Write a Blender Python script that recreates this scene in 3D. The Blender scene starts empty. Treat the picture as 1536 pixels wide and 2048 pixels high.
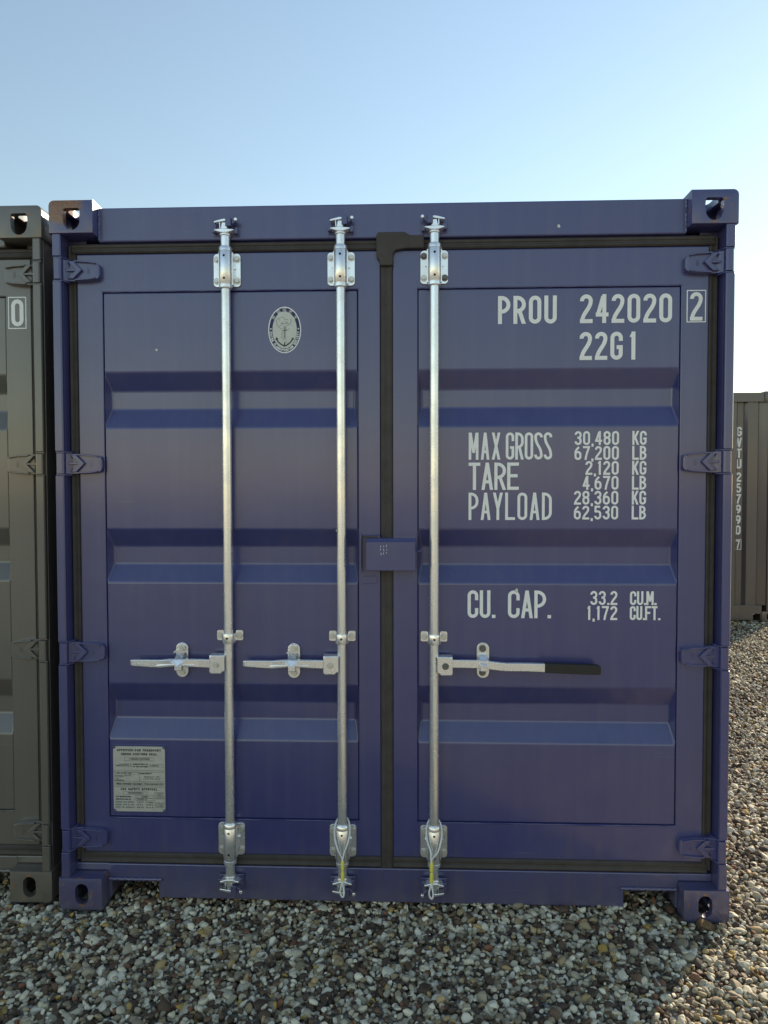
import bpy, bmesh, math, random
import numpy as np
from mathutils import Vector, Matrix
random.seed(7)
rng = np.random.default_rng(11)
SC = bpy.context.scene
COL = SC.collection
rad = math.radians

# ------------------------------------------------------------------ camera
cd = bpy.data.cameras.new('camera'); cam = bpy.data.objects.new('camera', cd); COL.objects.link(cam)
cd.sensor_fit = 'VERTICAL'; cd.sensor_height = 24.0; cd.lens = 1430.0 / 2048.0 * 24.0
cd.clip_start = 0.05; cd.clip_end = 2000
cam.location = (0.0828, -2.5508, 1.5501)
cam.rotation_euler = (1.539949, 0.001385, 0.037772)
SC.camera = cam

# ------------------------------------------------------------------ sky and sun
SUN_AZ, SUN_EL = 40.5, 22.0            # azimuth from +Y towards +X
w = bpy.data.worlds.new('World'); SC.world = w; w.use_nodes = True
nt = w.node_tree; nt.nodes.clear()
sky = nt.nodes.new('ShaderNodeTexSky'); sky.sky_type = 'NISHITA'; sky.sun_disc = False
sky.sun_elevation = rad(SUN_EL); sky.sun_rotation = rad(SUN_AZ)
sky.air_density = 1.7; sky.dust_density = 0.08; sky.ozone_density = 2.6; sky.altitude = 0
bg = nt.nodes.new('ShaderNodeBackground'); bg.inputs['Strength'].default_value = 0.15
wo = nt.nodes.new('ShaderNodeOutputWorld')
hs = nt.nodes.new('ShaderNodeHueSaturation'); hs.inputs['Saturation'].default_value = 0.86     # milky spring air, the same all over the sky
nt.links.new(sky.outputs[0], hs.inputs['Color']); nt.links.new(hs.outputs[0], bg.inputs[0]); nt.links.new(bg.outputs[0], wo.inputs[0])
sl = bpy.data.lights.new('sun', 'SUN'); sl.energy = 5.0; sl.angle = rad(0.55); sl.color = (1.0, 0.81, 0.57)
so = bpy.data.objects.new('sun', sl); COL.objects.link(so)
S = Vector((math.sin(rad(SUN_AZ)) * math.cos(rad(SUN_EL)), math.cos(rad(SUN_AZ)) * math.cos(rad(SUN_EL)), math.sin(rad(SUN_EL))))
so.rotation_euler = (-S).to_track_quat('-Z', 'Y').to_euler(); so.location = S * 30
SC.view_settings.view_transform = 'Standard'; SC.view_settings.look = 'None'
SC.view_settings.exposure = 0.32; SC.view_settings.gamma = 1.0; SC.view_settings.use_curve_mapping = False
SC.cycles.max_bounces = 8

# ------------------------------------------------------------------ materials
def nmat(name):
    m = bpy.data.materials.new(name); m.use_nodes = True
    n = m.node_tree; b = n.nodes['Principled BSDF']
    return m, n, b
def N(n, t, **kw):
    x = n.nodes.new(t)
    for k, v in kw.items():
        if k in x.inputs: x.inputs[k].default_value = v
        else: setattr(x, k, v)
    return x
def ramp(n, fac, stops):
    r = n.nodes.new('ShaderNodeValToRGB'); cr = r.color_ramp
    while len(cr.elements) < len(stops): cr.elements.new(0.5)
    for e, (p, c) in zip(cr.elements, stops):
        e.position = p; e.color = (c, c, c, 1) if not hasattr(c, '__len__') else (*c, 1)
    n.links.new(fac, r.inputs[0]); return r
def mixc(n, f, a, b):
    m = n.nodes.new('ShaderNodeMix'); m.data_type = 'RGBA'
    for s, v in ((0, f), (6, a), (7, b)):
        if hasattr(v, 'is_output'): n.links.new(v, m.inputs[s])
        else: m.inputs[s].default_value = v if s == 0 else (*v, 1)
    return m.outputs[2]
def paint(name, col, dust=(0.3, 0.28, 0.24), rough=0.42, rust=0.0, dust_amt=0.06, spot=None):
    m, n, b = nmat(name)
    tc = N(n, 'ShaderNodeTexCoord'); o = tc.outputs['Object']
    big = N(n, 'ShaderNodeTexNoise', Scale=1.7, Detail=5.0, Roughness=0.6); n.links.new(o, big.inputs['Vector'])
    fine = N(n, 'ShaderNodeTexNoise', Scale=160.0, Detail=3.0); n.links.new(o, fine.inputs['Vector'])
    # vertical rain streaks
    mp = N(n, 'ShaderNodeMapping'); mp.inputs['Scale'].default_value = (28, 28, 0.9); n.links.new(o, mp.inputs['Vector'])
    st = N(n, 'ShaderNodeTexNoise', Scale=1.0, Detail=4.0); n.links.new(mp.outputs[0], st.inputs['Vector'])
    d1 = ramp(n, big.outputs[0], [(0.35, 0.0), (0.75, 1.0)])
    d2 = ramp(n, st.outputs[0], [(0.45, 0.0), (0.8, 1.0)])
    mm = N(n, 'ShaderNodeMath', operation='ADD'); n.links.new(d1.outputs[0], mm.inputs[0]); n.links.new(d2.outputs[0], mm.inputs[1])
    sc_ = N(n, 'ShaderNodeMath', operation='MULTIPLY'); sc_.inputs[1].default_value = dust_amt; n.links.new(mm.outputs[0], sc_.inputs[0])
    c = mixc(n, sc_.outputs[0], col, dust)
    # tiny specks of grit and chipped paint
    vo = N(n, 'ShaderNodeTexVoronoi', Scale=34.0); n.links.new(o, vo.inputs['Vector'])
    sp = ramp(n, vo.outputs['Distance'], [(0.0, 1.0), (0.035, 0.0)])
    vc = N(n, 'ShaderNodeSeparateColor'); n.links.new(vo.outputs['Color'], vc.inputs[0])
    pick = ramp(n, vc.outputs[0], [(0.80, 0.0), (0.86, 1.0)])
    spm = N(n, 'ShaderNodeMath', operation='MULTIPLY'); n.links.new(sp.outputs[0], spm.inputs[0]); n.links.new(pick.outputs[0], spm.inputs[1])
    spm2 = N(n, 'ShaderNodeMath', operation='MULTIPLY'); spm2.inputs[1].default_value = 0.35; n.links.new(spm.outputs[0], spm2.inputs[0])
    c = mixc(n, spm2.outputs[0], c, (0.55, 0.53, 0.48))
    for ang, sc2, amt in ((0.12, (1.6, 1.6, 60), 0.07), (-0.35, (55, 55, 2.4), 0.05)):
        mp2 = N(n, 'ShaderNodeMapping'); mp2.inputs['Scale'].default_value = sc2; mp2.inputs['Rotation'].default_value = (0, ang, 0); n.links.new(o, mp2.inputs['Vector'])
        sn = N(n, 'ShaderNodeTexNoise', Scale=2.0, Detail=1.0); n.links.new(mp2.outputs[0], sn.inputs['Vector'])
        sk = ramp(n, sn.outputs[0], [(0.725, 0.0), (0.745, 1.0)])
        gate = N(n, 'ShaderNodeTexNoise', Scale=3.3, Detail=2.0); n.links.new(o, gate.inputs['Vector'])
        gr = ramp(n, gate.outputs[0], [(0.52, 0.0), (0.62, amt)])
        q = N(n, 'ShaderNodeMath', operation='MULTIPLY'); n.links.new(sk.outputs[0], q.inputs[0]); n.links.new(gr.outputs[0], q.inputs[1])
        c = mixc(n, q.outputs[0], c, (0.45, 0.44, 0.42))
    sx_ = N(n, 'ShaderNodeSeparateXYZ'); n.links.new(o, sx_.inputs[0])
    hz = N(n, 'ShaderNodeMath', operation='MULTIPLY_ADD'); hz.inputs[1].default_value = 0.35; n.links.new(st.outputs[0], hz.inputs[0]); n.links.new(sx_.outputs['Z'], hz.inputs[2])
    sd_ = ramp(n, hz.outputs[0], [(0.16, 0.42), (0.42, 0.0)])
    c = mixc(n, sd_.outputs[0], c, (0.17, 0.145, 0.115))
    rr = ramp(n, big.outputs[0], [(0.3, rough - 0.07), (0.75, rough + 0.12)])
    rsock = rr.outputs[0]
    if rust > 0:
        rn = N(n, 'ShaderNodeTexNoise', Scale=24.0, Detail=8.0, Roughness=0.65); n.links.new(o, rn.inputs['Vector'])
        rm = ramp(n, rn.outputs[0], [(0.62 - 0.14 * rust, 0.0), (0.66 - 0.12 * rust, 1.0)])
        if spot:
            vm = N(n, 'ShaderNodeVectorMath', operation='SUBTRACT'); vm.inputs[1].default_value = spot[0]; n.links.new(o, vm.inputs[0])
            vl = N(n, 'ShaderNodeVectorMath', operation='LENGTH'); n.links.new(vm.outputs[0], vl.inputs[0])
            rs = N(n, 'ShaderNodeMath', operation='MULTIPLY_ADD'); rs.inputs[1].default_value = 0.07; n.links.new(rn.outputs[0], rs.inputs[0]); n.links.new(vl.outputs['Value'], rs.inputs[2])
            rm = ramp(n, rs.outputs[0], [(spot[1], 1.0), (spot[1]+0.022, 0.0)])
        rc = ramp(n, fine.outputs[0], [(0.3, (0.13, 0.055, 0.020)), (0.7, (0.33, 0.16, 0.060))])
        c = mixc(n, rm.outputs[0], c, rc.outputs[0])
        mr = N(n, 'ShaderNodeMix'); n.links.new(rm.outputs[0], mr.inputs[0]); n.links.new(rsock, mr.inputs[2]); mr.inputs[3].default_value = 0.85
        rsock = mr.outputs[0]
    b.inputs['Specular IOR Level'].default_value = 0.75; b.inputs['Coat Weight'].default_value = 1.0; b.inputs['Coat Roughness'].default_value = 0.14
    n.links.new(c, b.inputs['Base Color']); n.links.new(rsock, b.inputs['Roughness'])
    bw = N(n, 'ShaderNodeTexNoise', Scale=3.2, Detail=2.5); n.links.new(o, bw.inputs['Vector'])
    bp0 = N(n, 'ShaderNodeBump', Strength=0.35, Distance=0.018); n.links.new(bw.outputs[0], bp0.inputs['Height'])
    bp = N(n, 'ShaderNodeBump', Strength=0.16, Distance=0.001); n.links.new(fine.outputs[0], bp.inputs['Height'])
    n.links.new(bp0.outputs[0], bp.inputs['Normal']); n.links.new(bp.outputs[0], b.inputs['Normal'])
    return m
def simple(name, col, rough=0.6, metal=0.0, noise=0.0, ns=60.0, bump=0.0, col2=None):
    m, n, b = nmat(name)
    b.inputs['Roughness'].default_value = rough; b.inputs['Metallic'].default_value = metal
    tc = N(n, 'ShaderNodeTexCoord')
    t = N(n, 'ShaderNodeTexNoise', Scale=ns, Detail=5.0, Roughness=0.6); n.links.new(tc.outputs['Object'], t.inputs['Vector'])
    c2 = col2 or tuple(x * (1 - noise) for x in col)
    r = ramp(n, t.outputs[0], [(0.35, col), (0.7, c2)]); n.links.new(r.outputs[0], b.inputs['Base Color'])
    if bump:
        bp = N(n, 'ShaderNodeBump', Strength=bump, Distance=0.002); n.links.new(t.outputs[0], bp.inputs['Height']); n.links.new(bp.outputs[0], b.inputs['Normal'])
    return m
def zinc(name, col, rough):
    m, n, b = nmat(name)
    tc = N(n, 'ShaderNodeTexCoord'); o = tc.outputs['Object']
    v = N(n, 'ShaderNodeTexVoronoi', Scale=85.0); n.links.new(o, v.inputs['Vector'])
    t = N(n, 'ShaderNodeTexNoise', Scale=9.0, Detail=6.0, Roughness=0.65); n.links.new(o, t.inputs['Vector'])
    vs = N(n, 'ShaderNodeSeparateColor'); n.links.new(v.outputs['Color'], vs.inputs[0])
    a = mixc(n, vs.outputs[0], tuple(x * 0.97 for x in col), col)
    r = ramp(n, t.outputs[0], [(0.42, 0.0), (0.85, 0.5)])
    c = mixc(n, r.outputs[0], a, tuple(x * 0.66 for x in col))
    n.links.new(c, b.inputs['Base Color'])
    rr = ramp(n, t.outputs[0], [(0.3, rough - 0.05), (0.75, rough + 0.14)]); n.links.new(rr.outputs[0], b.inputs['Roughness'])
    b.inputs['Metallic'].default_value = 0.82
    return m

M = {}
M['blue'] = paint('navy_paint', (0.033, 0.037, 0.165), rough=0.40)
M['blue_rust'] = paint('navy_paint_chipped', (0.033, 0.037, 0.165), rust=0.22, rough=0.45)
M['blue_rusty'] = paint('navy_paint_rusty', (0.033, 0.037, 0.165), rust=1.0, rough=0.45, spot=((-1.170, 0.02, 2.580), 0.098))
M['olive'] = paint('olive_grey_paint', (0.100, 0.089, 0.070), rough=0.46)
M['olive_rust'] = paint('olive_grey_paint_chipped', (0.100, 0.089, 0.070), rust=0.25, rough=0.5)
M['brown'] = paint('brown_grey_paint', (0.080, 0.060, 0.054), rough=0.5)
M['brown_rust'] = paint('brown_grey_paint_chipped', (0.080, 0.060, 0.054), rust=0.2, rough=0.5)
M['zinc'] = zinc('galvanised_steel', (0.97, 0.97, 0.96), 0.22)
M['bolt'] = zinc('zinc_bolt', (0.70, 0.69, 0.65), 0.38)
M['bolt_dull'] = simple('dull_bolt', (0.23, 0.22, 0.21), 0.5, 0.6, 0.4)
M['rubber'] = simple('door_seal_rubber', (0.064, 0.055, 0.048), 0.62, 0, 0.4, 25, 0.1, (0.044, 0.037, 0.032))
M['grip'] = simple('black_rubber_grip', (0.022, 0.022, 0.020), 0.55, 0, 0.3, 200, 0.2)
M['white'] = simple('white_print', (0.93, 0.93, 0.90), 0.5, 0, 0.06, 25)
M['navyprint'] = simple('navy_print', (0.02, 0.025, 0.10), 0.5)
M['pale'] = simple('pale_print', (0.66, 0.69, 0.62), 0.5, 0, 0.12, 60)
M['ink'] = simple('dark_ink', (0.02, 0.025, 0.03), 0.5)
M['steel'] = simple('stainless_plate', (0.62, 0.61, 0.54), 0.40, 0.3, 0.15, 30)
M['black'] = simple('hole_shade_black', (0.004, 0.004, 0.004), 0.9)  # colour stands in for the shade inside the sleeve holes
M['wire'] = simple('steel_wire', (0.92, 0.92, 0.88), 0.32, 0.45, 0.15, 200)
M['yellow'] = simple('yellow_sleeve', (0.88, 0.80, 0.12), 0.42, 0, 0.12, 60)
M['wood'] = simple('weathered_wood', (0.26, 0.15, 0.06), 0.8, 0, 0.5, 90, 0.5)
M['floor'] = simple('underside_black', (0.03, 0.028, 0.025), 0.8)
M['leaf'] = simple('leaf_green', (0.045, 0.075, 0.025), 0.6, 0, 0.5, 3)
M['bark'] = simple('bark', (0.10, 0.075, 0.05), 0.9, 0, 0.5, 20, 0.5)

def gravel_mat():
    m, n, b = nmat('pebble_stone')
    at = N(n, 'ShaderNodeAttribute', attribute_name='col'); at.attribute_type = 'INSTANCER'
    tc = N(n, 'ShaderNodeTexCoord')
    t = N(n, 'ShaderNodeTexNoise', Scale=70.0, Detail=5.0, Roughness=0.65); n.links.new(tc.outputs['Object'], t.inputs['Vector'])
    r = ramp(n, t.outputs[0], [(0.3, 0.62), (0.72, 1.12)])
    mu = N(n, 'ShaderNodeMix'); mu.data_type = 'RGBA'; mu.blend_type = 'MULTIPLY'; mu.inputs[0].default_value = 1.0
    n.links.new(at.outputs['Color'], mu.inputs[6]); n.links.new(r.outputs[0], mu.inputs[7])
    n.links.new(mu.outputs[2], b.inputs['Base Color']); b.inputs['Roughness'].default_value = 0.66
    bp = N(n, 'ShaderNodeBump', Strength=0.3, Distance=0.002); n.links.new(t.outputs[0], bp.inputs['Height']); n.links.new(bp.outputs[0], b.inputs['Normal'])
    return m
M['pebble'] = gravel_mat()
def ground_mat():
    m, n, b = nmat('gravel_bed')
    tc = N(n, 'ShaderNodeTexCoord')
    v = N(n, 'ShaderNodeTexVoronoi', Scale=42.0); n.links.new(tc.outputs['Object'], v.inputs['Vector'])
    vs = N(n, 'ShaderNodeSeparateColor'); n.links.new(v.outputs['Color'], vs.inputs[0])
    r = ramp(n, vs.outputs[0], [(0.0, (0.13, 0.11, 0.085)), (0.3, (0.36, 0.32, 0.25)), (0.7, (0.52, 0.48, 0.40)), (1.0, (0.64, 0.61, 0.54))])
    e = ramp(n, v.outputs['Distance'], [(0.35, 1.0), (0.8, 0.5)])
    mu = N(n, 'ShaderNodeMix'); mu.data_type = 'RGBA'; mu.blend_type = 'MULTIPLY'; mu.inputs[0].default_value = 1.0
    n.links.new(r.outputs[0], mu.inputs[6]); n.links.new(e.outputs[0], mu.inputs[7])
    n.links.new(mu.outputs[2], b.inputs['Base Color']); b.inputs['Roughness'].default_value = 0.75
    iv = N(n, 'ShaderNodeMath', operation='SUBTRACT'); iv.inputs[0].default_value = 1.0; n.links.new(v.outputs['Distance'], iv.inputs[1])
    bp = N(n, 'ShaderNodeBump', Strength=0.9, Distance=0.02); n.links.new(iv.outputs[0], bp.inputs['Height']); n.links.new(bp.outputs[0], b.inputs['Normal'])
    return m
M['ground'] = ground_mat()

# ------------------------------------------------------------------ mesh helpers
class B:
    def __init__(s): s.v = []; s.f = []
    def add(s, vs, fs):
        k = len(s.v); s.v += [tuple(p) for p in vs]; s.f += [tuple(i + k for i in f) for f in fs]; return s
    def box(s, x0, x1, y0, y1, z0, z1):
        if x0 > x1: x0, x1 = x1, x0
        return s.add([(x0,y0,z0),(x1,y0,z0),(x1,y1,z0),(x0,y1,z0),(x0,y0,z1),(x1,y0,z1),(x1,y1,z1),(x0,y1,z1)],
                     [(0,3,2,1),(4,5,6,7),(0,1,5,4),(1,2,6,5),(2,3,7,6),(3,0,4,7)])
    def prism(s, o, y0, y1):            # outline in x,z; front face at y0
        a = sum(o[i][0] * o[(i+1) % len(o)][1] - o[(i+1) % len(o)][0] * o[i][1] for i in range(len(o)))
        if a < 0: o = o[::-1]
        n = len(o)
        yf = y0 if callable(y0) else (lambda x, z: y0)
        return s.add([(x, yf(x, z), z) for x, z in o] + [(x, y1, z) for x, z in o],
                     [tuple(range(n)), tuple(range(2*n-1, n-1, -1))] + [(i, i+n, (i+1) % n + n, (i+1) % n) for i in range(n)])
    def vprism(s, o, z0, z1):           # outline in x,y extruded along z
        a = sum(o[i][0] * o[(i+1) % len(o)][1] - o[(i+1) % len(o)][0] * o[i][1] for i in range(len(o)))
        if a < 0: o = o[::-1]
        n = len(o)
        return s.add([(x, y, z0) for x, y in o] + [(x, y, z1) for x, y in o],
                     [tuple(range(n-1, -1, -1)), tuple(range(n, 2*n))] + [(i, (i+1) % n, (i+1) % n + n, i+n) for i in range(n)])
    def lathe(s, cx, cy, prof, n=24):   # vertical axis, prof = [(r,z)...] bottom to top
        vs = []; fs = []
        for r, z in prof:
            for k in range(n):
                a = 2 * math.pi * k / n; vs.append((cx + r * math.cos(a), cy + r * math.sin(a), z))
        for j in range(len(prof) - 1):
            for k in range(n):
                fs.append((j*n+k, j*n+(k+1) % n, (j+1)*n+(k+1) % n, (j+1)*n+k))
        fs.append(tuple(range(n-1, -1, -1))); fs.append(tuple((len(prof)-1)*n+k for k in range(n)))
        return s.add(vs, fs)
    def cyly(s, cx, cz, r, y0, y1, n=12, rot=0.0):
        o = [(cx + r * math.cos(2*math.pi*k/n + rot), cz + r * math.sin(2*math.pi*k/n + rot)) for k in range(n)]
        return s.prism(o, y0, y1)
    def tube(s, path, r, n=8):
        P = [Vector(p) for p in path]; vs = []; fs = []; up = None
        for i, p in enumerate(P):
            t = (P[min(i+1, len(P)-1)] - P[max(i-1, 0)]).normalized()
            if up is None:
                up = t.orthogonal().normalized()
            else:
                up = (up - t * up.dot(t)).normalized()
            q = t.cross(up); rr = r[i] if hasattr(r, '__len__') else r
            for k in range(n):
                a = 2*math.pi*k/n; vs.append(p + (up * math.cos(a) + q * math.sin(a)) * rr)
        for i in range(len(P)-1):
            for k in range(n): fs.append((i*n+k, i*n+(k+1) % n, (i+1)*n+(k+1) % n, (i+1)*n+k))
        fs.append(tuple(range(n-1, -1, -1))); fs.append(tuple((len(P)-1)*n+k for k in range(n)))
        return s.add(vs, fs)
    def loft(s, sec):                   # sections (x, z0, z1, y_front, y_back) joined in order
        k = len(s.v)
        for x, z0, z1, ya, yb in sec: s.v += [(x, ya, z0), (x, ya, z1), (x, yb, z1), (x, yb, z0)]
        n = len(sec); fs = [(0, 1, 2, 3), tuple(4*(n-1)+i for i in (3, 2, 1, 0))]
        for i in range(n-1):
            for j in range(4): fs.append((4*i+j, 4*i+4+j, 4*i+4+(j+1) % 4, 4*i+(j+1) % 4))
        flip = sec[-1][0] < sec[0][0]
        s.f += [tuple(k+q for q in (f[::-1] if flip else f)) for f in fs]; return s
    def mesh(s, name, smooth=None):
        m = bpy.data.meshes.new(name); m.from_pydata(s.v, [], s.f); m.validate(); m.update()
        if smooth: m.shade_smooth(); m.set_sharp_from_angle(angle=rad(smooth))
        return m
def link(name, mesh, parent=None, mat=None, loc=None):
    o = bpy.data.objects.new(name, mesh); COL.objects.link(o)
    if mat and not mesh.materials: mesh.materials.append(M[mat])
    if parent: o.parent = parent
    if loc: o.location = loc
    return o
def put(name, b, mat, parent=None, bevel=0.0, smooth=None, seg=2, ang=28):
    o = link(name, b.mesh(name, smooth), parent, mat)
    if bevel:
        md = o.modifiers.new('bevel', 'BEVEL'); md.width = bevel; md.segments = seg; md.limit_method = 'ANGLE'; md.angle_limit = rad(ang)
        md.harden_normals = False
    return o
def empty(name, loc=(0, 0, 0), label=None, cat=None, group=None):
    o = bpy.data.objects.new(name, None); COL.objects.link(o); o.location = loc; o.empty_display_size = 0.2
    tag(o, label, cat, group); return o
def tag(o, label=None, cat=None, group=None, kind=None):
    if label: o['label'] = label
    if cat: o['category'] = cat
    if group: o['group'] = group
    if kind: o['kind'] = kind
    return o
def rrect(x0, x1, z0, z1, r, n=5):
    o = []
    for cx, cz, a0 in ((x1-r, z1-r, 0), (x0+r, z1-r, 90), (x0+r, z0+r, 180), (x1-r, z0+r, 270)):
        for k in range(n+1):
            a = rad(a0 + 90*k/n); o.append((cx + r*math.cos(a), cz + r*math.sin(a)))
    return o
def sm(a, b, x):
    t = min(1, max(0, (x-a)/(b-a))); return t*t*(3-2*t)

# ------------------------------------------------------------------ stroke lettering
def arc(cx, cz, rx, rz, a0, a1, n=9):
    return [(cx + rx*math.cos(rad(a0+(a1-a0)*k/n)), cz + rz*math.sin(rad(a0+(a1-a0)*k/n))) for k in range(n+1)]
def bez(p0, p1, p2, p3, n=9):
    out = []
    for k in range(n+1):
        t = k/n; u = 1-t
        out.append(tuple(u**3*a+3*u*u*t*b+3*u*t*t*c+t**3*d for a, b, c, d in zip(p0, p1, p2, p3)))
    return out
def glyph(c, w, h):
    """centre-line strokes in a w x h box: ('l', pts, cap) ribbons, ('c', pts) closed loops, ('d', x0, z0, x1, z1) diagonals cut level"""
    r = w/2; L = 'l'
    def loop(z0, z1, w=w):
        q = min(w/2, (z1-z0)/2)
        return ('c', arc(w-q, z1-q, q, q, 0, 90, 6) + arc(q, z1-q, q, q, 90, 180, 6) + arc(q, z0+q, q, q, 180, 270, 6) + arc(w-q, z0+q, q, q, 270, 360, 6))
    def bowl(z0, z1, ww=w):
        q = min(ww*0.85, (z1-z0)/2)
        return (L, [(0, z1)] + arc(ww-q, z1-q, q, q, 90, 0, 6) + arc(ww-q, z0+q, q, q, 0, -90, 6) + [(0, z0)], 0)
    six = [loop(0, 0.58*h), (L, [(0, r), (0, 0.5*h)] + bez((0, 0.55*h), (0.05*w, 0.75*h), (0.4*w, 0.9*h), (0.72*w, h)), 0)]
    G = {
     'O': [loop(0, h)], '0': [loop(0, h)],
     'U': [(L, [(0, h)] + arc(r, r, r, r, 180, 360, 10) + [(w, h)], 1)],
     'C': [(L, [(w, 0.66*h)] + arc(r, h-r, r, r, 0, 180, 10) + arc(r, r, r, r, 180, 360, 10) + [(w, 0.34*h)], 0)],
     'G': [(L, [(w, 0.70*h)] + arc(r, h-r, r, r, 0, 180, 10) + arc(r, r, r, r, 180, 360, 10) + [(w, 0.44*h), (0.5*w, 0.44*h)], 0)],
     'S': [(L, [(w, h-r-0.03*h)] + arc(r, h-r, r, r, 0, 180, 8) + bez((0, h-r), (0, 0.52*h), (w, 0.48*h), (w, r))[1:] + arc(r, r, r, r, 0, -180, 8)[1:] + [(0, r+0.03*h)], 0)],
     '2': [(L, [(0, h-r-0.02*h)] + arc(r, h-r, r, r, 180, 0, 8) + bez((w, h-r), (w, 0.50*h), (0.12*w, 0.36*h), (0.02*w, 0))[1:], 0), (L, [(0, 0), (w, 0)], 1)],
     '3': [(L, [(0, h-r-0.02*h)] + arc(r, h-r, r, r, 180, 0, 8) + bez((w, h-r), (w, 0.58*h), (0.8*w, 0.53*h), (0.35*w, 0.53*h))[1:], 0),
           (L, bez((0.35*w, 0.53*h), (0.85*w, 0.53*h), (w, 0.46*h), (w, r)) + arc(r, r, r, r, 0, -180, 8)[1:] + [(0, r+0.02*h)], 0)],
     '4': [(L, [(0.74*w, 0), (0.74*w, h)], 1), (L, [(0.62*w, h), (0.02*w, 0.26*h)], 0), (L, [(0, 0.26*h), (w, 0.26*h)], 1)],
     '5': [(L, [(w, h), (0.06*w, h), (0.02*w, 0.53*h)], 0), (L, bez((0.02*w, 0.53*h), (0.3*w, 0.66*h), (w, 0.62*h), (w, 0.4*h)) + arc(r, r, r, r, 0, -180, 8) + [(0, r+0.02*h)], 0)],
     '6': six, '9': [(k[0], [(w-x, h-z) for x, z in k[1]]) + tuple(k[2:]) for k in six],
     '7': [(L, [(0, h), (w, h)], 1), (L, bez((w, h), (0.75*w, 0.65*h), (0.45*w, 0.35*h), (0.34*w, 0)), 1)],
     '8': [loop(0.53*h, h, w), loop(0, 0.53*h)],
     '1': [(L, [(0.6*w, 0), (0.6*w, h)], 1), (L, [(0.6*w, h), (0.05*w, 0.84*h)], 0)],
     'I': [(L, [(0.5*w, 0), (0.5*w, h)], 1)], 'H': [(L, [(0, 0), (0, h)], 1), (L, [(w, 0), (w, h)], 1), (L, [(0, .5*h), (w, .5*h)], 0)],
     'P': [(L, [(0, 0), (0, h)], 1), bowl(0.43*h, h)], 'R': [(L, [(0, 0), (0, h)], 1), bowl(0.45*h, h), ('d', w, 0, 0.5*w, 0.45)],
     'B': [(L, [(0, 0), (0, h)], 1), bowl(0.53*h, h, 0.92*w), bowl(0, 0.53*h)], 'D': [(L, [(0, 0), (0, h)], 1), bowl(0, h)],
     'A': [('d', 0, 0, 0.5*w, 1), ('d', w, 0, 0.5*w, 1), (L, [(0.2*w, 0.27*h), (0.8*w, 0.27*h)], 0)],
     'M': [(L, [(0, 0), (0, h)], 1), (L, [(w, 0), (w, h)], 1), ('d', 0.5*w, 0.25, 0.04*w, 1), ('d', 0.5*w, 0.25, 0.96*w, 1)],
     'N': [(L, [(0, 0), (0, h)], 1), (L, [(w, 0), (w, h)], 1), ('d', w, 0, 0, 1)],
     'X': [('d', 0, 0, w, 1), ('d', w, 0, 0, 1)], 'V': [('d', 0.5*w, 0, 0, 1), ('d', 0.5*w, 0, w, 1)],
     'Y': [('d', 0.5*w, 0.42, 0, 1), ('d', 0.5*w, 0.42, w, 1), (L, [(0.5*w, 0), (0.5*w, 0.45*h)], 1)],
     'K': [(L, [(0, 0), (0, h)], 1), ('d', 0.1*w, 0.36, w, 1), ('d', w, 0, 0.36*w, 0.56)],
     'T': [(L, [(0, h), (w, h)], 1), (L, [(0.5*w, 0), (0.5*w, h)], 1)], 'L': [(L, [(0, 0), (0, h)], 1), (L, [(0, 0), (w, 0)], 1)],
     'E': [(L, [(0, 0), (0, h)], 1), (L, [(0, 0), (w, 0)], 1), (L, [(0, h), (w, h)], 1), (L, [(0, .52*h), (.85*w, .52*h)], 1)],
     'F': [(L, [(0, 0), (0, h)], 1), (L, [(0, h), (w, h)], 1), (L, [(0, .52*h), (.8*w, .52*h)], 1)],
     '/': [('d', 0, 0, w, 1)], '.': [(L, [(0, 0), (0.001, 0)], 1)], '-': [(L, [(0, .5*h), (w, .5*h)], 0)],
     ',': [('d', -0.1*w, -0.12, 0.25*w, 0.10)],
    }
    return G.get(c, [])
def ribbon(pts, s, closed=False, cap=0):
    P = [Vector((p[0], p[1])) for p in pts]
    Q = [P[0]]
    for p in P[1:]:
        if (p - Q[-1]).length > 1e-6: Q.append(p)
    if closed and (Q[0] - Q[-1]).length < 1e-6: Q.pop()
    P = Q; n = len(P)
    if not closed and cap:
        P[0] = P[0] - (P[1]-P[0]).normalized() * s/2; P[-1] = P[-1] + (P[-1]-P[-2]).normalized() * s/2
    lv = []; rv = []
    for i in range(n):
        a = P[i] - P[i-1] if (i > 0 or closed) else P[1] - P[0]
        b = P[(i+1) % n] - P[i] if (i < n-1 or closed) else a
        a = a.normalized(); b = b.normalized()
        na = Vector((-a.y, a.x)); nb = Vector((-b.y, b.x)); m = (na + nb)
        if m.length < 1e-4: m = na
        m.normalize(); k = (s/2) / max(0.5, m.dot(na))
        lv.append(P[i] + m*k); rv.append(P[i] - m*k)
    vs = lv + rv; fs = [(i, n+i, n+(i+1) % n, (i+1) % n) for i in range(n if closed else n-1)]
    return vs, fs
def layout(text, gap=0.22):
    """char boxes in units of one letter width"""
    W = {'I': 0.3, '1': 0.62, '.': 0.26, ',': 0.30, ' ': 0.55, 'M': 1.15, '/': 0.7, "'": .2}
    x = 0; out = []
    for c in text:
        ww = W.get(c, 1.0); out.append((c, x, ww)); x += ww + gap
    return out, x - gap
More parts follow.
